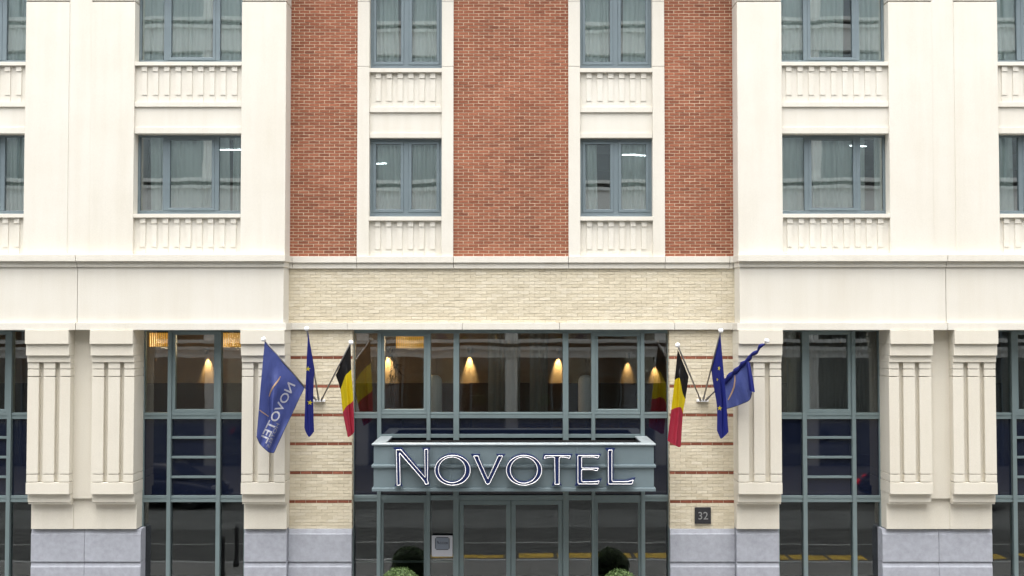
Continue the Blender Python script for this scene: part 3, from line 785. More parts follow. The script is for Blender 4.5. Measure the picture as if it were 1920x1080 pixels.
# ------------------------------------------------------------------ sign letters on the canopy
YL = YCF - 0.135
sign = empty('hotel_sign', (0, YCF, Z(921, YCF)))
tag(sign, 'NOVOTEL sign of navy letters edged with white tubes on the canopy', 'sign')
def C2(ox):
    return lambda p: P(ox + p[0]/9.0, 806 + p[1]/9.0, YL)
A_, B_, C_, D_ = C2(690), C2(800), C2(940), C2(1080)
def ell(cx, cy, rx, ry, n=56): return [(cx+rx*math.cos(2*math.pi*k/n - math.pi/2), cy+ry*math.sin(2*math.pi*k/n - math.pi/2)) for k in range(n)]
LET = [
 (A_, [(420,300),(565,300),(600,345),(945,745),(942,365),(915,305),(1052,305),(1025,365),(1028,890),(1045,940),(958,940),(925,862),(552,428),(552,890),(582,950),(446,950),(472,890),(468,350)],
      [[(480,337),(555,335),(580,362),(966,802),(958,330),(1010,326),(1003,850),(1024,910),(970,920),(945,862),(532,385),(545,930),(492,936)]]),
 (B_, None, [ell(438,681,298,252), ell(428,674,228,216)], ell(437,673,310,271), ell(428,672,211,198)),
 (B_, [(745,410),(905,410),(882,448),(1037,800),(1207,452),(1170,410),(1334,410),(1292,455),(1072,915),(1035,938),(998,915),(790,470)],
      [[(792,440),(868,437),(884,490),(1034,826),(1203,452),(1212,437),(1282,437),(1268,475),(1062,905),(1030,922),(1000,900)]]),
 (C_, None, [ell(383,681,298,252), ell(380,678,229,221)], ell(382,673,310,271), ell(380,674,211,198)),
 (C_, [(715,410),(1200,410),(1168,502),(1138,495),(1060,478),(987,474),(987,860),(1022,938),(853,940),(889,860),(888,474),(820,478),(740,492),(693,502)],
      [[(720,482),(738,436),(1166,436),(1150,480),(1060,460),(990,458),(976,472),(974,880),(982,918),(902,918),(906,880),(899,472),(885,458),(830,460)]]),
 (D_, [(-12,412),(427,410),(370,508),(320,478),(112,480),(112,628),(402,628),(350,712),(280,690),(112,692),(112,848),(330,848),(437,822),(375,938),(-18,942),(5,890),(8,450)],
      [[(30,445),(42,433),(392,432),(368,476),(300,457),(105,458),(94,470),(94,632),(106,646),(380,646),(352,690),(270,670),(102,672),(92,684),(92,860),(108,877),(330,872),(392,858),(372,912),(46,912),(32,892)]]),
 (D_, [(490,310),(662,310),(632,370),(632,848),(860,848),(1002,803),(950,938),(513,938),(533,880),(530,370)],
      [[(543,350),(552,340),(610,340),(604,385),(604,852),(622,872),(870,872),(966,844),(950,902),(938,913),(556,913),(547,900)]]),
]
def rounded(path, rad=9):
    out = []; n = len(path)
    for i in range(n):
        p0, p1, p2 = Vector(path[i-1]), Vector(path[i]), Vector(path[(i+1) % n])
        a = (p0-p1); b = (p2-p1); ra = min(rad, a.length*.4); rb = min(rad, b.length*.4)
        A = p1 + a.normalized()*ra; B = p1 + b.normalized()*rb
        for t in (0, .5, 1): out.append(((1-t)**2*A + 2*t*(1-t)*p1 + t*t*B)[:])
    return out
for it in LET:
    f, poly, tubes = it[0], it[1], it[2]
    bm = bmesh.new(); dep = Vector((0, 0.075, 0))
    if poly:
        F = [bm.verts.new(f(p)) for p in poly]; Bk = [bm.verts.new(f(p)+dep) for p in poly]
        n_ = len(F); bm.faces.new(F); bm.faces.new(Bk[::-1])
        for k in range(n_): bm.faces.new((F[k], Bk[k], Bk[(k+1)%n_], F[(k+1)%n_]))
    else:
        o1, o2 = it[3], it[4]
        rings = [[bm.verts.new(f(p)) for p in o1], [bm.verts.new(f(p)) for p in o2], [bm.verts.new(f(p)+dep) for p in o2], [bm.verts.new(f(p)+dep) for p in o1]]
        n_ = len(o1)
        for q_ in range(4):
            A1, A2 = rings[q_], rings[(q_+1)%4]
            for k in range(n_): bm.faces.new((A1[k], A1[(k+1)%n_], A2[(k+1)%n_], A2[k]))
    bmesh.ops.recalc_face_normals(bm, faces=bm.faces[:])
    bmesh.ops.triangulate(bm, faces=[q for q in bm.faces if len(q.verts) > 4])
    lo = child(obj('letter', bm, M['letter']), sign)
    for tp in tubes:
        bm = bmesh.new()
        pp = rounded(tp) if poly else tp
        tube(bm, [f(p) - Vector((0,0.014,0)) for p in pp], 0.0072, 8, closed=True)
        t_ = obj('neon_tube', mesh_of(bm, True), M['tube']); t_.parent = lo; t_.matrix_parent_inverse = Matrix.Translation(-Vector(sign.location))
        t_.matrix_parent_inverse = lo.matrix_parent_inverse.copy()
        t_.matrix_parent_inverse = Matrix.Identity(4)
    # stand-off studs behind the letter
    bm = bmesh.new(); src = (poly or it[4])
    for k in (0, len(src)//2):
        p = f(src[k]) if not poly else f(((src[k][0]+src[k-1][0]+src[(k+1)%len(src)][0])/3, (src[k][1]+src[k-1][1]+src[(k+1)%len(src)][1])/3))
        tube(bm, [p+Vector((0,0.07,0)), Vector((p.x, YCF-.0002, p.z))], 0.008, 6)
    st_ = obj('stud', bm, M['steel']); st_.parent = lo

# ------------------------------------------------------------------ flags
def catmull(p, t):
    n = len(p)-1; f = min(max(t*n, 0), n-1e-6); i = int(f); u = f-i
    g = lambda k: p[min(max(k,0),n)] if 0 <= k <= n else (p[0]*2-p[1] if k < 0 else p[n]*2-p[n-1])
    a, b, c, d = g(i-1), g(i), g(i+1), g(i+2)
    return 0.5*((2*b) + (c-a)*u + (2*a-5*b+4*c-d)*u*u + (3*b-a-3*c+d)*u**3)
def flag_surface(rows, fold, nu=40, nv=44):
    """rows of (px,py,Y) control points from pole to hem -> grid of (pixel, 3-D point)"""
    R_ = [[Vector(p) for p in r] for r in rows]
    grid = []
    for j in range(nv+1):
        v = j/nv; line = []
        for i in range(nu+1):
            u = i/nu
            c = catmull([catmull(r, u) for r in R_], v)
            Y = c.z + fold(u, v)
            line.append((c.x, c.y, Y))
        grid.append(line)
    return grid
def flag_mesh(grid, matf, mats):
    bm = bmesh.new()
    V = [[bm.verts.new(P(*q)) for q in line] for line in grid]
    nv, nu = len(V)-1, len(V[0])-1
    for j in range(nv):
        for i in range(nu):
            f = bm.faces.new((V[j][i], V[j+1][i], V[j+1][i+1], V[j][i+1])); f.material_index = matf((i+.5)/nu, (j+.5)/nv); f.smooth = True
    me = bpy.data.meshes.new('flag'); bm.normal_update(); bm.to_mesh(me); bm.free()
    for m in mats: me.materials.append(m)
    return me
_hash = {}
def depth_at(grid, px, py):
    """depth of the cloth under a pixel (front-most layer)"""
    key = id(grid)
    if key not in _hash:
        h = {}
        for j in range(len(grid)-1):
            for i in range(len(grid[0])-1):
                q = (grid[j][i], grid[j][i+1], grid[j+1][i+1], grid[j+1][i])
                for t in ((q[0],q[1],q[2]),(q[0],q[2],q[3])):
                    for gx_ in range(int(min(p[0] for p in t)), int(max(p[0] for p in t))+1):
                        for gy_ in range(int(min(p[1] for p in t)), int(max(p[1] for p in t))+1):
                            h.setdefault((gx_, gy_), []).append(t)
        _hash[key] = (h, grid)
    best = None
    for t in _hash[key][0].get((int(px), int(py)), ()):
        (x1,y1,_),(x2,y2,_),(x3,y3,_) = t
        d = (y2-y3)*(x1-x3)+(x3-x2)*(y1-y3)
        if abs(d) < 1e-9: continue
        a = ((y2-y3)*(px-x3)+(x3-x2)*(py-y3))/d; b = ((y3-y1)*(px-x3)+(x1-x3)*(py-y3))/d; c = 1-a-b
        if min(a,b,c) >= -1e-3:
            Y = a*t[0][2]+b*t[1][2]+c*t[2][2]
            if best is None or Y < best: best = Y
    if best is None:
        best = min(((g[0]-px)**2+(g[1]-py)**2, g[2]) for line in grid for g in line)[1]
    return best
def print_on(grid, name, polys, mat, parent, off=0.010):
    """printed marks that follow the cloth: polys are pixel polygons"""
    bm = bmesh.new()
    for poly in polys: bm.faces.new([bm.verts.new((px, py, 0)) for (px, py) in poly])
    bmesh.ops.triangulate(bm, faces=bm.faces[:])
    for _ in range(3):
        le = [e for e in bm.edges if e.calc_length() > 1.6]
        if not le: break
        bmesh.ops.subdivide_edges(bm, edges=le, cuts=1); bmesh.ops.triangulate(bm, faces=bm.faces[:])
    for v in bm.verts: v.co = P(v.co.x, v.co.y, depth_at(grid, v.co.x, v.co.y)-off)
    return obj(name, bm, mat, parent)
def star_poly(cx, cy, r, rot=0.0, sx=1.0):
    return [(cx+sx*(r if k % 2 == 0 else r*.40)*math.sin(rot+math.pi*k/5), cy-(r if k % 2 == 0 else r*.40)*math.cos(rot+math.pi*k/5)) for k in range(10)]
def text_polys(body, org, dirv, downv, size, bold=0.0):
    me = text_mesh(body, 1.0, 0.0, bold); out = []
    w = max(v.co.x for v in me.vertices)
    for p in me.polygons:
        pts = []
        for vi in p.vertices:
            c = me.vertices[vi].co
            x_, y_ = c.x/w, c.y
            pts.append((org[0]+dirv[0]*x_ - downv[0]*y_*size, org[1]+dirv[1]*x_ - downv[1]*y_*size))
        out.append(pts)
    bpy.data.meshes.remove(me); return out

holder_loc = {}
def holder(px, py, tips, label):
    base = P(px, py, -0.075)
    h = empty('flagpole_holder', (base.x, 0.0, base.z)); tag(h, label, 'flagpole holder', 'three-pole flag holders on the cream brick piers')
    bm = bmesh.new(); box(bm, base.x-.115, base.x+.115, -0.05, -0.0035, base.z-.03, base.z+.018); box(bm, base.x-.05, base.x+.05, -0.11, -0.051, base.z-.025, base.z+.015)
    bmesh.ops.bevel(bm, geom=bm.edges[:], offset=0.006, segments=2, affect='EDGES')
    child(obj('bracket', bm, M['white']), h)
    poles = []
    for k, (tx, ty, tY) in enumerate(tips):
        b = base + Vector(((k-1)*0.045, -0.01, 0.0)); t = P(tx, ty, tY); d = (t-b).normalized()
        bm = bmesh.new(); tube(bm, [b, t], 0.0155, 10)
        po = child(obj('pole', mesh_of(bm, True), M['steel']), h)
        bm = bmesh.new(); tube(bm, [b-d*.01, b+d*.12], 0.022, 10); so = obj('socket', bm, M['steel'], po)
        bm = bmesh.new(); rr = 0.047
        pts = [t + d*rr*(-0.75+1.5*i/8) for i in range(9)]
        tube(bm, pts, [max(0.012, rr*math.sqrt(max(0, 1-((i-4)/4.6)**2))) for i in range(9)], 14)
        obj('finial', mesh_of(bm, True), M['white'], po)
        poles.append((b, t))
    return poles
cr = lambda ox, oy, k: (lambda x, y: (ox+x/k, oy+y/k))
TL = [(494,636,-1.15), (575,616,-1.38), (658,642,-1.15)]
TRr = [(1270.5,647,-1.15), (1351.5,620,-1.38), (1438,639,-1.15)]
PL = holder(598, 751, TL, 'steel holder with three flagpoles on the left cream brick pier')
PRr = holder(1318, 751, TRr, 'steel holder with three flagpoles on the right cream brick pier')
def yline(base_py, tip_py, tipY, py): return -0.08 + (tipY+0.08)*(base_py-py)/(base_py-tip_py)

# blue hotel flag, left
c = cr(470, 620, 4.5)
def row(c, pts, ys): return [(*c(x, y), Y) for (x, y), Y in zip(pts, ys)]
yl = lambda y: yline(751, 636, -1.15, 620+y/4.5) - 0.02
r0 = [(119,88),(205,185),(288,280),(372,378),(456,478)]
g1 = flag_surface([row(c, r0, [yl(y) for _, y in r0]),
     row(c, [(100,290),(158,360),(225,430),(315,520),(405,580)], [-1.12,-0.98,-0.96,-0.74,-0.55]),
     row(c, [(80,520),(148,560),(190,610),(262,670),(338,725)], [-1.10,-0.92,-1.00,-0.84,-0.72]),
     row(c, [(64,720),(140,745),(180,790),(225,835),(278,850)], [-1.08,-0.88,-1.02,-0.92,-0.85]),
     row(c, [(50,892),(75,948),(112,990),(155,1025),(196,1030)], [-1.06,-0.93,-1.02,-0.96,-0.92])],
     lambda u, v: 0.020*v*math.sin(7*u*math.pi+v*2.2) + 0.010*math.sin(15*u+9*v))
fl = obj('flag', flag_mesh(g1, lambda u, v: 0, [M['blue_flag']]))
tag(fl, 'blue hotel flag with mirrored white lettering and orange swoosh, leftmost flag', 'flag', 'flags on the poles beside the entrance')
nrm = math.hypot(-205, 470); dn = (470/nrm, 205/nrm)
tp = text_polys('NOVOTEL', c(380,452), (-248/4.5, 500/4.5), dn, 21.5, 0.014)
print_on(g1, 'lettering', tp, M['f_white'], fl)
tp = text_polys('HOTELS', c(245,785), (-88/4.5, 205/4.5), (205/223, 88/223), 8.6, 0.008)
print_on(g1, 'lettering', tp, M['f_grey'], fl)
def ribbon(c, pts, w):
    out = []
    for i in range(len(pts)-1):
        (x0,y0),(x1,y1) = c(*pts[i]), c(*pts[i+1]); dx, dy = x1-x0, y1-y0; L = math.hypot(dx,dy); nx, ny = -dy/L, dx/L
        w0, w1 = w*(0.5+0.5*math.sin(math.pi*i/(len(pts)-1)))/2+.2, w*(0.5+0.5*math.sin(math.pi*(i+1)/(len(pts)-1)))/2+.2
        out.append([(x0+nx*w0,y0+ny*w0),(x0-nx*w0,y0-ny*w0),(x1-nx*w1,y1-ny*w1),(x1+nx*w1,y1+ny*w1)])
    return out
print_on(g1, 'swoosh', ribbon(c, [(251,385),(235,415),(210,448),(185,480),(168,515),(156,555)], 2.6), M['f_orange'], fl)
print_on(g1, 'swoosh', ribbon(c, [(73,668),(95,685),(120,702),(152,724)], 2.0), M['f_orange'], fl)
def hem(grid, parent):
    pts = [P(*line[-1]) for line in grid] + [P(*q) for q in grid[-1][::-1]][1:]
    bm = bmesh.new(); tube(bm, pts, 0.0065, 6); obj('hem', mesh_of(bm, True), M['letter'], parent)
hem(g1, fl)
# deep blue starred flag, left
c = cr(470, 600, 4.153)
yl = lambda y: yline(751, 616, -1.38, 600+y/4.153) - 0.02
r0 = [(447,82),(458,155),(472,235),(486,315),(499,390)]
g2 = flag_surface([row(c, r0, [yl(y) for _, y in r0]),
     row(c, [(437,300),(446,340),(462,390),(478,430),(492,470)], [-1.34,-1.18,-1.05,-0.82,-0.66]),
     row(c, [(426,560),(438,580),(455,610),(472,620),(488,640)], [-1.30,-1.12,-1.06,-0.85,-0.75]),
     row(c, [(418,838),(432,880),(455,910),(476,892),(494,868)], [-1.26,-1.16,-1.05,-0.92,-0.85])],
     lambda u, v: 0.02*v*math.sin(9*u*math.pi))
fl = obj('flag', flag_mesh(g2, lambda u, v: 0, [M['eu_flag']]))
tag(fl, 'narrow hanging deep blue flag with yellow stars, left of the entrance', 'flag', 'flags on the poles beside the entrance')
for (x, y, r_, rt) in ((446,381,5.2,0.1), (462,643,5.4,0.15)):
    print_on(g2, 'star', [star_poly(*c(x,y), r_, rt)], M['f_star'], fl)
# black yellow red flag, left
yl = lambda y: yline(751, 642, -1.15, 600+y/4.153) - 0.02
r0 = [(779,188),(748,245),(715,310),(690,370),(662,430)]
g3 = flag_surface([row(c, r0, [yl(y) for _, y in r0]),
     row(c, [(784,380),(763,402),(738,428),(718,482),(698,540)], [-1.14,-1.00,-0.98,-0.76,-0.66]),
     row(c, [(800,630),(782,652),(757,668),(737,690),(718,722)], [-1.12,-0.96,-1.00,-0.82,-0.76]),
     row(c, [(807,868),(795,889),(782,899),(769,907),(756,913)], [-1.10,-0.98,-1.00,-0.88,-0.84])],
     lambda u, v: 0.018*v*math.sin(6*u*math.pi+1))
tri = lambda u, v: 0 if v < 0.335 else (1 if v < 0.665 else 2)
fl = obj('flag', flag_mesh(g3, tri, [M['f_black'], M['f_yellow'], M['f_red']]))
tag(fl, 'black, yellow and red flag left of the entrance glazing', 'flag', 'flags on the poles beside the entrance')
# black yellow red flag, right
c = cr(1240, 600, 4.153)
yl = lambda y: yline(751, 647, -1.15, 600+y/4.153) - 0.02
r0 = [(127,228),(148,280),(170,335),(192,390),(213,442)]
g4 = flag_surface([row(c, r0, [yl(y) for _, y in r0]),
     row(c, [(104,462),(125,450),(145,455),(165,560),(188,615)], [-1.15,-1.02,-1.05,-0.80,-0.70]),
     row(c, [(76,705),(105,692),(135,684),(156,690),(168,735)], [-1.14,-1.00,-1.06,-0.90,-0.80]),
     row(c, [(48,940),(75,958),(105,975),(135,990),(152,985)], [-1.12,-1.02,-1.08,-0.95,-0.88])],
     lambda u, v: 0.018*v*math.sin(6*u*math.pi))
fl = obj('flag', flag_mesh(g4, tri, [M['f_black'], M['f_yellow'], M['f_red']]))
tag(fl, 'black, yellow and red flag right of the entrance glazing', 'flag', 'flags on the poles beside the entrance')
# deep blue starred flag, right
yl = lambda y: yline(751, 620, -1.38, 600+y/4.153) - 0.02
r0 = [(460,105),(444,170),(426,245),(408,320),(390,388)]
g5 = flag_surface([row(c, r0, [yl(y) for _, y in r0]),
     row(c, [(479,330),(462,360),(442,400),(424,440),(402,490)], [-1.35,-1.20,-1.12,-0.90,-0.70]),
     row(c, [(500,560),(484,590),(466,610),(448,640),(432,670)], [-1.32,-1.16,-1.14,-0.92,-0.78]),
     row(c, [(523,872),(502,895),(465,925),(448,895),(433,862)], [-1.30,-1.18,-1.12,-0.98,-0.88])],
     lambda u, v: 0.02*v*math.sin(7*u*math.pi))
fl = obj('flag', flag_mesh(g5, lambda u, v: 0, [M['eu_flag']]))
tag(fl, 'narrow hanging deep blue flag with yellow stars, right of the entrance', 'flag', 'flags on the poles beside the entrance')
print_on(g5, 'star', [star_poly(*c(454,687), 5.0, 0.1)], M['f_star'], fl)
print_on(g5, 'star', [star_poly(*c(449,376), 4.6, 0.2, 0.6)], M['f_star'], fl)
print_on(g5, 'star', [star_poly(*c(436,464), 3.4, 0.3, 0.6)], M['f_star'], fl)
# blue hotel flag, right: wound round its pole, the rest hanging
c = cr(1330, 620, 5.14)
b, t = PRr[2]
yl = lambda y: yline(751, 639, -1.15, 620+y/5.14) - 0.02
r0 = [(380,292),(325,336),(262,385),(205,430),(130,492)]
g6 = flag_surface([row(c, r0, [yl(y) for _, y in r0]),
     row(c, [(395,440),(335,450),(270,500),(215,540),(120,560)], [-0.86,-0.74,-0.70,-0.55,-0.42]),
     row(c, [(410,600),(385,668),(305,708),(235,733),(115,768)], [-0.88,-0.80,-0.72,-0.62,-0.52])],
     lambda u, v: 0.03*v*math.sin(5*u*math.pi))
fl = obj('flag', flag_mesh(g6, lambda u, v: 0, [M['blue_flag']]))
tag(fl, 'blue hotel flag wound round its pole, rightmost flag', 'flag', 'flags on the poles beside the entrance')
print_on(g6, 'swoosh', ribbon(c, [(246,432),(246,480),(238,540),(218,595),(195,640),(180,668)], 2.6), M['f_orange'], fl)
hem(g6, fl)
bm = bmesh.new(); n_ = 26; pts = []; rr = []
for k in range(n_):
    f_ = 0.30 + 0.66*k/(n_-1); q_ = b.lerp(t, f_)
    q_ = q_ + Vector((0.012*math.sin(k*1.3), -0.004, 0.012*math.cos(k*1.1))); pts.append(q_); rr.append(0.026 + 0.030*(1-k/(n_-1)) + 0.010*math.sin(k*1.7))
tube(bm, pts, rr, 9); obj('wound_cloth', mesh_of(bm, True), M['eu_flag'], fl)
g7 = flag_surface([[(*c(352,300),-0.86),(*c(372,296),-0.92),(*c(392,310),-0.88)], [(*c(372,440),-0.92),(*c(392,430),-1.0),(*c(418,450),-0.92)], [(*c(385,575),-0.94),(*c(412,590),-1.02),(*c(440,592),-0.94)]], lambda u, v: 0, 8, 12)
obj('loose_fold', flag_mesh(g7, lambda u, v: 0, [M['eu_flag']]), None, fl)

# ------------------------------------------------------------------ plaques
def place_text(body, size, px, py, Y, ext, mat, parent, w_px):
    me = text_mesh(body, 1.0, 0.02)
    xs = [v.co.x for v in me.vertices]; ys = [v.co.y for v in me.vertices]
    w = max(xs)-min(xs); k = w_px/96.0/w; ym = (max(ys)+min(ys))/2; xm = (max(xs)+min(xs))/2
    p = P(px, py, Y)
    for v in me.vertices:
        x_, y_, z_ = (v.co.x-xm)*k, (v.co.y-ym)*k, v.co.z
        v.co = (p.x+x_, Y - (0.004 if z_ > 0 else -0.001), p.z+y_)
    return obj('lettering', me, mat, parent)
p0, p1 = P(1303,982,-0.04), P(1333,951.5,-0.04)
pq = boxo('number_plaque', p0.x, p1.x, -0.045, -0.0035, p0.z, p1.z, M['plaque'], None, 0.006)
tag(pq, 'dark square plaque with the house number 32 on cream brick', 'plaque')
place_text('32', 1, 1318.5, 967, -0.046, 0.01, M['digit'], pq, 18)
p0, p1 = P(810,1042,YE-.0), P(849,1002.5,YE-.0)
pq = boxo('notice_plaque', p0.x, p1.x, YE-.085, YE-.061, p0.z, p1.z, M['notice'], None, 0.004)
tag(pq, 'white framed ACCOR notice beside the glass doors', 'notice')
p0, p1 = P(815.5,1031,YE-.09), P(843,1007,YE-.09)
bm = bmesh.new(); box(bm, p0.x, p1.x, YE-.0925, YE-.0852, p0.z, p1.z); bmesh.ops.bevel(bm, geom=[e for e in bm.edges if abs(e.verts[0].co.y-e.verts[1].co.y) > .004], offset=0.025, segments=4, affect='EDGES'); obj('plate_rim', bm, M['ink'], pq)
bm = bmesh.new(); box(bm, p0.x+.012, p1.x-.012, YE-.0955, YE-.0926, p0.z+.012, p1.z-.012); obj('plate', bm, M['notice_g'], pq)
place_text('ACCOR', 1, 830.2, 1018.2, YE-.0965, 0.01, M['ink'], pq, 19.5)
def small_mark(poly):
    bm = bmesh.new(); vs = [bm.verts.new(P(x, y, YE-.099)) for x, y in poly]; bm.faces.new(vs); obj('emblem', bm, M['ink'], pq)
small_mark([(818.6,1014.2),(821.0,1014.8),(823.2,1017.2),(820.4,1016.0)])
small_mark([(819.0,1016.4),(820.6,1016.8),(822.2,1018.6),(820.2,1018.0)])

# ------------------------------------------------------------------ box balls by the doors
def topiary(px, label, seed, top):
    Yc = -0.72; x = X(px, Yc, 1070); rad = 0.365; zc = Z(top, Yc) - rad; r = random.Random(seed)
    root = empty('topiary_ball', (x, Yc, 0)); tag(root, label, 'shrub', 'clipped box balls beside the doors')
    bm = bmesh.new(); lathe(bm, [(0.17,0.005),(0.24,0.05),(0.27,0.42),(0.285,0.55),(0.26,0.55),(0.25,0.50),(0.02,0.50)], (0,0,0), 28)
    obj('pot', mesh_of(bm, True), M['pot'], root)
    bm = bmesh.new(); tube(bm, [(0,0,0.49),(0.01,0,0.6),(0,0.005,zc)], [0.03,0.026,0.02], 8); obj('stem', bm, M['bark'], root)
    bm = bmesh.new()
    for k in range(5200):
        d = Vector((r.gauss(0,1), r.gauss(0,1), r.gauss(0,1))).normalized()
        bump = 1 + 0.035*math.sin(7*d.x+seed)*math.cos(6*d.z) + 0.02*math.sin(15*d.y+11*d.z)
        p = d*rad*bump*(1.03 - 0.30*abs(r.gauss(0,0.4)) + (0.05*r.random() if r.random() < .12 else 0)) + Vector((0,0,zc))
        n = (d + Vector((r.uniform(-.9,.9), r.uniform(-.9,.9), r.uniform(-.9,.9)))).normalized()
        a = n.orthogonal().normalized(); a = Matrix.Rotation(r.random()*6.28, 3, n) @ a; b_ = n.cross(a); L, w = r.uniform(.015,.027), r.uniform(.008,.014)
        f = bm.faces.new([bm.verts.new(q) for q in (p-a*L, p+b_*w+n*.002, p+a*L, p-b_*w+n*.002)]); f.material_index = 1 if r.random() < 0.33 else 0
    me = mesh_of(bm); me.materials.append(M['leaf']); me.materials.append(M['leaf2']); obj('foliage', me, None, root)
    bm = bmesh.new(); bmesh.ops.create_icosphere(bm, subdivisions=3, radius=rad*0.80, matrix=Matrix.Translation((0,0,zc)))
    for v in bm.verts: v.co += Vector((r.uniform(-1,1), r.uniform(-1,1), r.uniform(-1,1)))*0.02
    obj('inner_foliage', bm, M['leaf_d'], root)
topiary(750, 'clipped round box ball in a pot left of the doors', 5, 1065)
topiary(1163, 'clipped round box ball in a pot right of the doors', 9, 1069)

# ------------------------------------------------------------------ inside the lobby storey
def sconce(px, py, label, power):
    Yw = 5.34; p = P(px, py, Yw); root = empty('wall_lamp', (p.x, 5.5, p.z)); tag(root, label, 'lamp', 'warm wall lamps in the lobby storey')
    bm = bmesh.new(); lathe(bm, [(0.035,0.0),(0.05,0.06),(0.055,0.14),(0.03,0.145)], (0,-0.16,0), 16); obj('shade', mesh_of(bm, True), M['steel'], root)
    bm = bmesh.new(); lathe(bm, [(0.02,-0.012),(0.032,-0.006),(0.03,0.0)], (0,-0.16,0.045), 12); obj('bulb', bm, M['lamp_y'], root)
    boxo('arm', -.02, .02, -.12, -.001, .05, .09, M['steel'], root)
    ld = bpy.data.lights.new('wall_lamp_light', 'SPOT'); ld.energy = power; ld.color = (1.0,0.66,0.26); ld.spot_size = R(46); ld.spot_blend = 0.9; ld.shadow_soft_size = 0.02
    lo = bpy.data.objects.new('wall_lamp_light', ld); COL.objects.link(lo); lo.parent = root; lo.location = (0,-0.085,-0.012); lo.rotation_euler = (R(14),0,0)
for (px, py, pw, lab) in ((880,662,75,'wall lamp throwing a wide warm cone at the left of the wide middle pane'), (1047,664,70,'wall lamp glowing at the right end of the wide middle pane'),
                      (1178,672,22,'wall lamp with a narrow warm cone behind the right opening sash'), (1229,680,22,'wall lamp with a narrow warm cone behind the rightmost entrance pane'),
                      (727,660,85,'wall lamp glowing behind a spiky plant in the left opening sash'), (387,664,50,'wall lamp with a warm cone behind the left wing glazing')):
    sconce(px, py, lab, pw)
def slats(px0, px1, py0, py1, Y, label):  # hanging slats rather than a lamp; their glow is added
    a, b = P(px0, py1, Y), P(px1, py0, Y); root = empty('hanging_slats', ((a.x+b.x)/2, Y, a.z)); tag(root, label, 'lamp', 'golden hanging slats with added glow under the lobby ceiling')
    w = b.x-a.x; n = max(6, int(w/0.04)); h = b.z-a.z
    boxo('header', -w/2, w/2, -.02, .05, h, ZF3-a.z-.002, M['wood'], root)
    for k in range(n):
        x = -w/2 + w*(k+.5)/n; boxo('slat', x-.013, x+.013, -.008, .008, 0, h-.001, M['slat_y'], root)
    ld = bpy.data.lights.new('lobby_fill_light', 'POINT'); ld.energy = 20; ld.color = (1.0,0.70,0.40); ld.shadow_soft_size = 0.15  # fill light added to warm the lobby, no fitting here
    lo = bpy.data.objects.new('lobby_fill_light', ld); COL.objects.link(lo); lo.parent = root; lo.location = (0,0.4,h*0.3)
slats(742, 797, 626, 653, 1.6, 'golden hanging slats with added glow at the top of the left opening sash')
slats(279, 318, 624, 650, 1.2, 'golden hanging slats with added glow at the top left of the left wing glazing')
slats(417, 456, 624, 651, 1.2, 'golden hanging slats with added glow at the top right of the left wing glazing')
for px, lab in ((815,'white round-topped column, stand-in for a reflection, left of the wide middle pane'), (1098,'white round-topped column, stand-in for a reflection, right of the wide middle pane')):
    p = P(px, 703, 0.72); bm = bmesh.new(); r_ = 0.15; h = p.z-2.952  # solid column added in place of a pale reflection
    lathe(bm, [(r_+.02,0),(r_+.02,.06),(r_,.07),(r_,h-.15),(r_*.94,h-.09),(r_*.78,h-.045),(r_*.5,h-.012),(0.01,h)], (p.x,0.72,2.952), 24)
    tag(obj('column', mesh_of(bm, True), M['white']), lab, 'column', 'white columns standing in for reflections in the entrance glazing')
p = P(733, 715, 4.9); r = random.Random(4)
root = empty('indoor_plant', (p.x, 4.9, 2.952)); tag(root, 'spiky indoor plant in front of a glowing wall lamp', 'plant')
bm = bmesh.new(); lathe(bm, [(0.12,0.0),(0.16,0.3),(0.15,0.3),(0.14,0.27)], (0,0,0), 16); obj('pot', bm, M['pot'], root)
for (dx, top) in ((0.0,2.25),(0.12,1.95),(0.05,1.65)):
    bm = bmesh.new(); tube(bm, [(dx*.2,0,.26),(dx*.6,0,top*.6),(dx,0,top)], [.016,.013,.009], 6); obj('stem', bm, M['bark'], root)
    bm = bmesh.new()
    for k in range(34):
        a = r.random()*6.28; el = r.uniform(-.6,1.1); d = Vector((math.cos(a)*math.cos(el), math.sin(a)*math.cos(el), math.sin(el))); L = r.uniform(.18,.32); s_ = d.cross(Vector((0,0,1))).normalized()*0.011
        b0 = Vector((dx,0,top-.12*r.random())); m_ = b0+d*L*.6; e_ = b0+d*L+Vector((0,0,-.07))
        v = [bm.verts.new(q) for q in (b0, m_+s_, e_, m_-s_)]; bm.faces.new(v)
    obj('leaves', bm, M['leaf_d'], root)
# balustrade of the gallery deep in the lobby
root = empty('balustrade', (0.2, 4.2, 2.952)); tag(root, 'dim gallery railing seen through the wide middle pane', 'railing')
w0, w1 = X(880,4.2,730), X(1030,4.2,730)
for z in (1.55, 1.25): boxo('rail', w0-.2, w1-.2, -.02, .02, z, z+.03, M['wood'], root)
for k in range(7):
    x = w0-.2+(w1-w0)*k/6; boxo('post', x-.015, x+.015, -.014, .014, 0, 1.549, M['wood'], root)

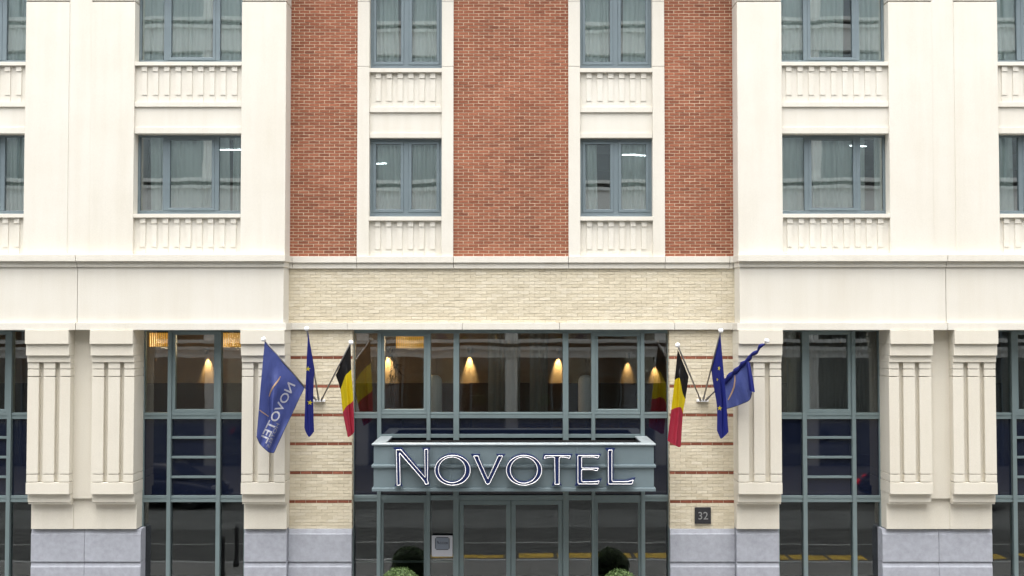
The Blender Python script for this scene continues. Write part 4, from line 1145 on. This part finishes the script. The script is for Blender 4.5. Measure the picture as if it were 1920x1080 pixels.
# ------------------------------------------------------------------ across the street (seen in the glass)
OPP = empty('office_building', (0,-23,0)); tag(OPP, 'pale office block with white floor bands mirrored in the window glass', 'building')
def op(name, x0, x1, y0, y1, z0, z1, mat): return child(boxo(name, x0, x1, y0, y1, z0, z1, mat, None), OPP)
YO = -23.0
for k, zl in enumerate((5.2, 8.5, 11.8, 15.1, 18.4, 21.7)):
    op('ledge', -34, 34, YO-.3, YO+.16, zl-0.14, zl, M['band'])
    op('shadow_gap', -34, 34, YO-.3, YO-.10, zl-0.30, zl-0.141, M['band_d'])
    op('ledge', -34, 34, YO-.3, YO+.10, zl-0.44, zl-0.301, M['band'])
    op('spandrel', -34, 34, YO-.3, YO, zl-1.35 if k else zl-0.75, zl-0.441, M['band'])
    zt2 = zl-1.35 if k else zl-0.75; zb2 = zl-3.3 if k else 0.0
    op('partition', -34, 34, YO-4.2, YO-4.0, zb2, zl, M['room'])
    op('floor_slab', -34, 34, YO-3.99, YO-.31, zl-.5, zl-.1, M['dark'])
    for j in range(-5, 6):
        op('column', j*6.2-.25, j*6.2+.25, YO-.35, YO-.05, zb2, zt2, M['band'])
    for j in range(-5, 5):
        x0, x1 = j*6.2+.25, (j+1)*6.2-.25
        op('window', x0, x1, YO-.30, YO-.27, zb2+.001, zt2-.001, M['glass'])
        for q_ in range(1, 4):
            xm = x0+(x1-x0)*q_/4; op('mullion', xm-.03, xm+.03, YO-.265, YO-.18, zb2+.001, zt2-.001, M['frame'])
op('roof', -34, 34, -34, YO-.31, 21.4, 21.7, M['dark']); op('rear_wall', -34, 34, -34.3, -34, 0, 21.7, M['room'])
for (xc, z, L, lab) in ((-11.6,13.05,1.3,'white tube lamp mirrored in the left wide window'), (-5.7,12.55,0.9,'white tube lamp mirrored in the left two-part window'), (5.2,12.95,1.1,'white tube lamp mirrored in the right two-part window'), (14.4,13.2,0.7,'short white tube lamp mirrored in the right wide window')):
    root = empty('tube_lamp', (xc,-23.6,z)); tag(root, lab, 'lamp', 'tube lamps in the office block')
    bm = bmesh.new(); tube(bm, [(-L/2,0,0),(L/2,0,0)], 0.022, 8); obj('tube', bm, M['lamp_w'], root)
    boxo('housing', -L/2, L/2, -.04, .04, .03, .07, M['white'], root)
    for sx in (-.4,.4): boxo('hanger', sx*L-.004, sx*L+.004, -.004, .004, .07, 14.6-z-.0+(-.2), M['steel'], root)

def make_car(x, y, rz, paint, label):
    root = empty('parked_car', (x, y, -0.116)); root.rotation_euler = (0,0,rz); tag(root, label, 'car', 'cars parked across the street')
    st = [(-2.15,.42,.62,.70,.60),(-2.05,.28,.80,.80,.80),(-1.6,.22,.93,.87,.86),(-.6,.20,.95,.89,.88),(.5,.20,.94,.89,.88),(1.3,.22,.88,.87,.84),(1.9,.28,.74,.80,.76),(2.12,.36,.60,.66,.60)]
    bm = bmesh.new(); rings = []
    for (sx, zb_, zt2, hw, ht) in st:
        h = zt2-zb_; ring = [(hw*.86,zb_),(hw,zb_+h*.30),(hw,zb_+h*.62),(hw*.96,zb_+h*.85),(ht*.88,zt2),(0,zt2+.02)]
        ring = ring + [(-a, b2) for a, b2 in ring[-2::-1]]
        rings.append([bm.verts.new((sx, a, b2)) for a, b2 in ring])
    for A1, B1 in zip(rings, rings[1:]):
        for k in range(len(A1)): bm.faces.new((A1[k], B1[k], B1[(k+1)%len(A1)], A1[(k+1)%len(A1)]))
    bm.faces.new(rings[0]); bm.faces.new(rings[-1][::-1]); bmesh.ops.recalc_face_normals(bm, faces=bm.faces[:])
    body = obj('body', mesh_of(bm, True), paint, root); sm = body.modifiers.new('s','SUBSURF'); sm.levels = 1; sm.render_levels = 2
    gh = [(-1.85,.90,.70,.92),(-1.25,.90,.70,1.36),(-.4,.92,.72,1.46),(.35,.92,.72,1.42),(1.15,.90,.74,.93)]
    bm = bmesh.new(); rings = []
    for (sx, zb_, hw, zt2) in gh:
        rings.append([bm.verts.new((sx,a,b2)) for a,b2 in ((hw,zb_-.06),(hw*.93,zb_+(zt2-zb_)*.6),(hw*.76,zt2),(-hw*.76,zt2),(-hw*.93,zb_+(zt2-zb_)*.6),(-hw,zb_-.06))])
    for A1, B1 in zip(rings, rings[1:]):
        for k in range(6): bm.faces.new((A1[k], B1[k], B1[(k+1)%6], A1[(k+1)%6]))
    bm.faces.new(rings[0]); bm.faces.new(rings[-1][::-1]); bmesh.ops.recalc_face_normals(bm, faces=bm.faces[:])
    obj('windows', mesh_of(bm, True), M['car_glass'], root)
    bm = bmesh.new(); top = [(-1.15,1.37),(-.4,1.475),(.3,1.435)]
    for (xa2,za),(xb2,zb3) in zip(top, top[1:]):
        v = [bm.verts.new(q) for q in ((xa2,-.55,za),(xb2,-.55,zb3),(xb2,.55,zb3),(xa2,.55,za))]; bm.faces.new(v)
    obj('roof', bm, paint, root)
    for sx in (-1.32, 1.36):
        for sy in (-1, 1):
            bm = bmesh.new(); lathe(bm, [(.20,-.10),(.31,-.10),(.325,-.06),(.325,.06),(.31,.10),(.20,.10)], (sx,sy*.80,.325), 24, 'Y'); wh = obj('wheel', bm, M['tyre'], root)
            bm = bmesh.new(); lathe(bm, [(.03,-.115),(.19,-.095),(.205,-.09),(.205,.09),(.19,.095),(.03,.115)], (sx,sy*.80,.325), 16, 'Y'); obj('rim', bm, M['rim'], wh)
    for sy in (-1, 1):
        bm = bmesh.new(); box(bm, 1.86, 2.06, sy*.50-.14, sy*.50+.14, .58, .70); bmesh.ops.bevel(bm, geom=bm.edges[:], offset=.03, segments=2, affect='EDGES'); obj('headlight', bm, M['head'], root)
        bm = bmesh.new(); box(bm, -2.16, -2.02, sy*.58-.16, sy*.58+.16, .62, .76); bmesh.ops.bevel(bm, geom=bm.edges[:], offset=.03, segments=2, affect='EDGES'); obj('tail_light', bm, M['tail'], root)
    boxo('bumper', 2.06, 2.16, -.72, .72, .30, .44, paint, root, .03)
make_car(-11.6, -14.7, R(8), M['car'], 'dark car mirrored in the navy glass of the left wing')
make_car(13.8, -14.6, R(28), M['car2'], 'black car with red tail lights mirrored in the right wing glass')
for (yy, lab) in ((-3.95,'iron bollard on the pavement nearer the hotel wall'), (-5.2,'iron bollard on the pavement nearer the kerb')):
    bm = bmesh.new(); lathe(bm, [(.075,0),(.075,.12),(.055,.15),(.05,.85),(.062,.87),(.062,.91),(.04,.97),(.01,1.0)], (-6.7,yy,0.001), 16)
    tag(obj('bollard', mesh_of(bm, True), M['pot']), lab, 'bollard', 'bollards on the pavement')
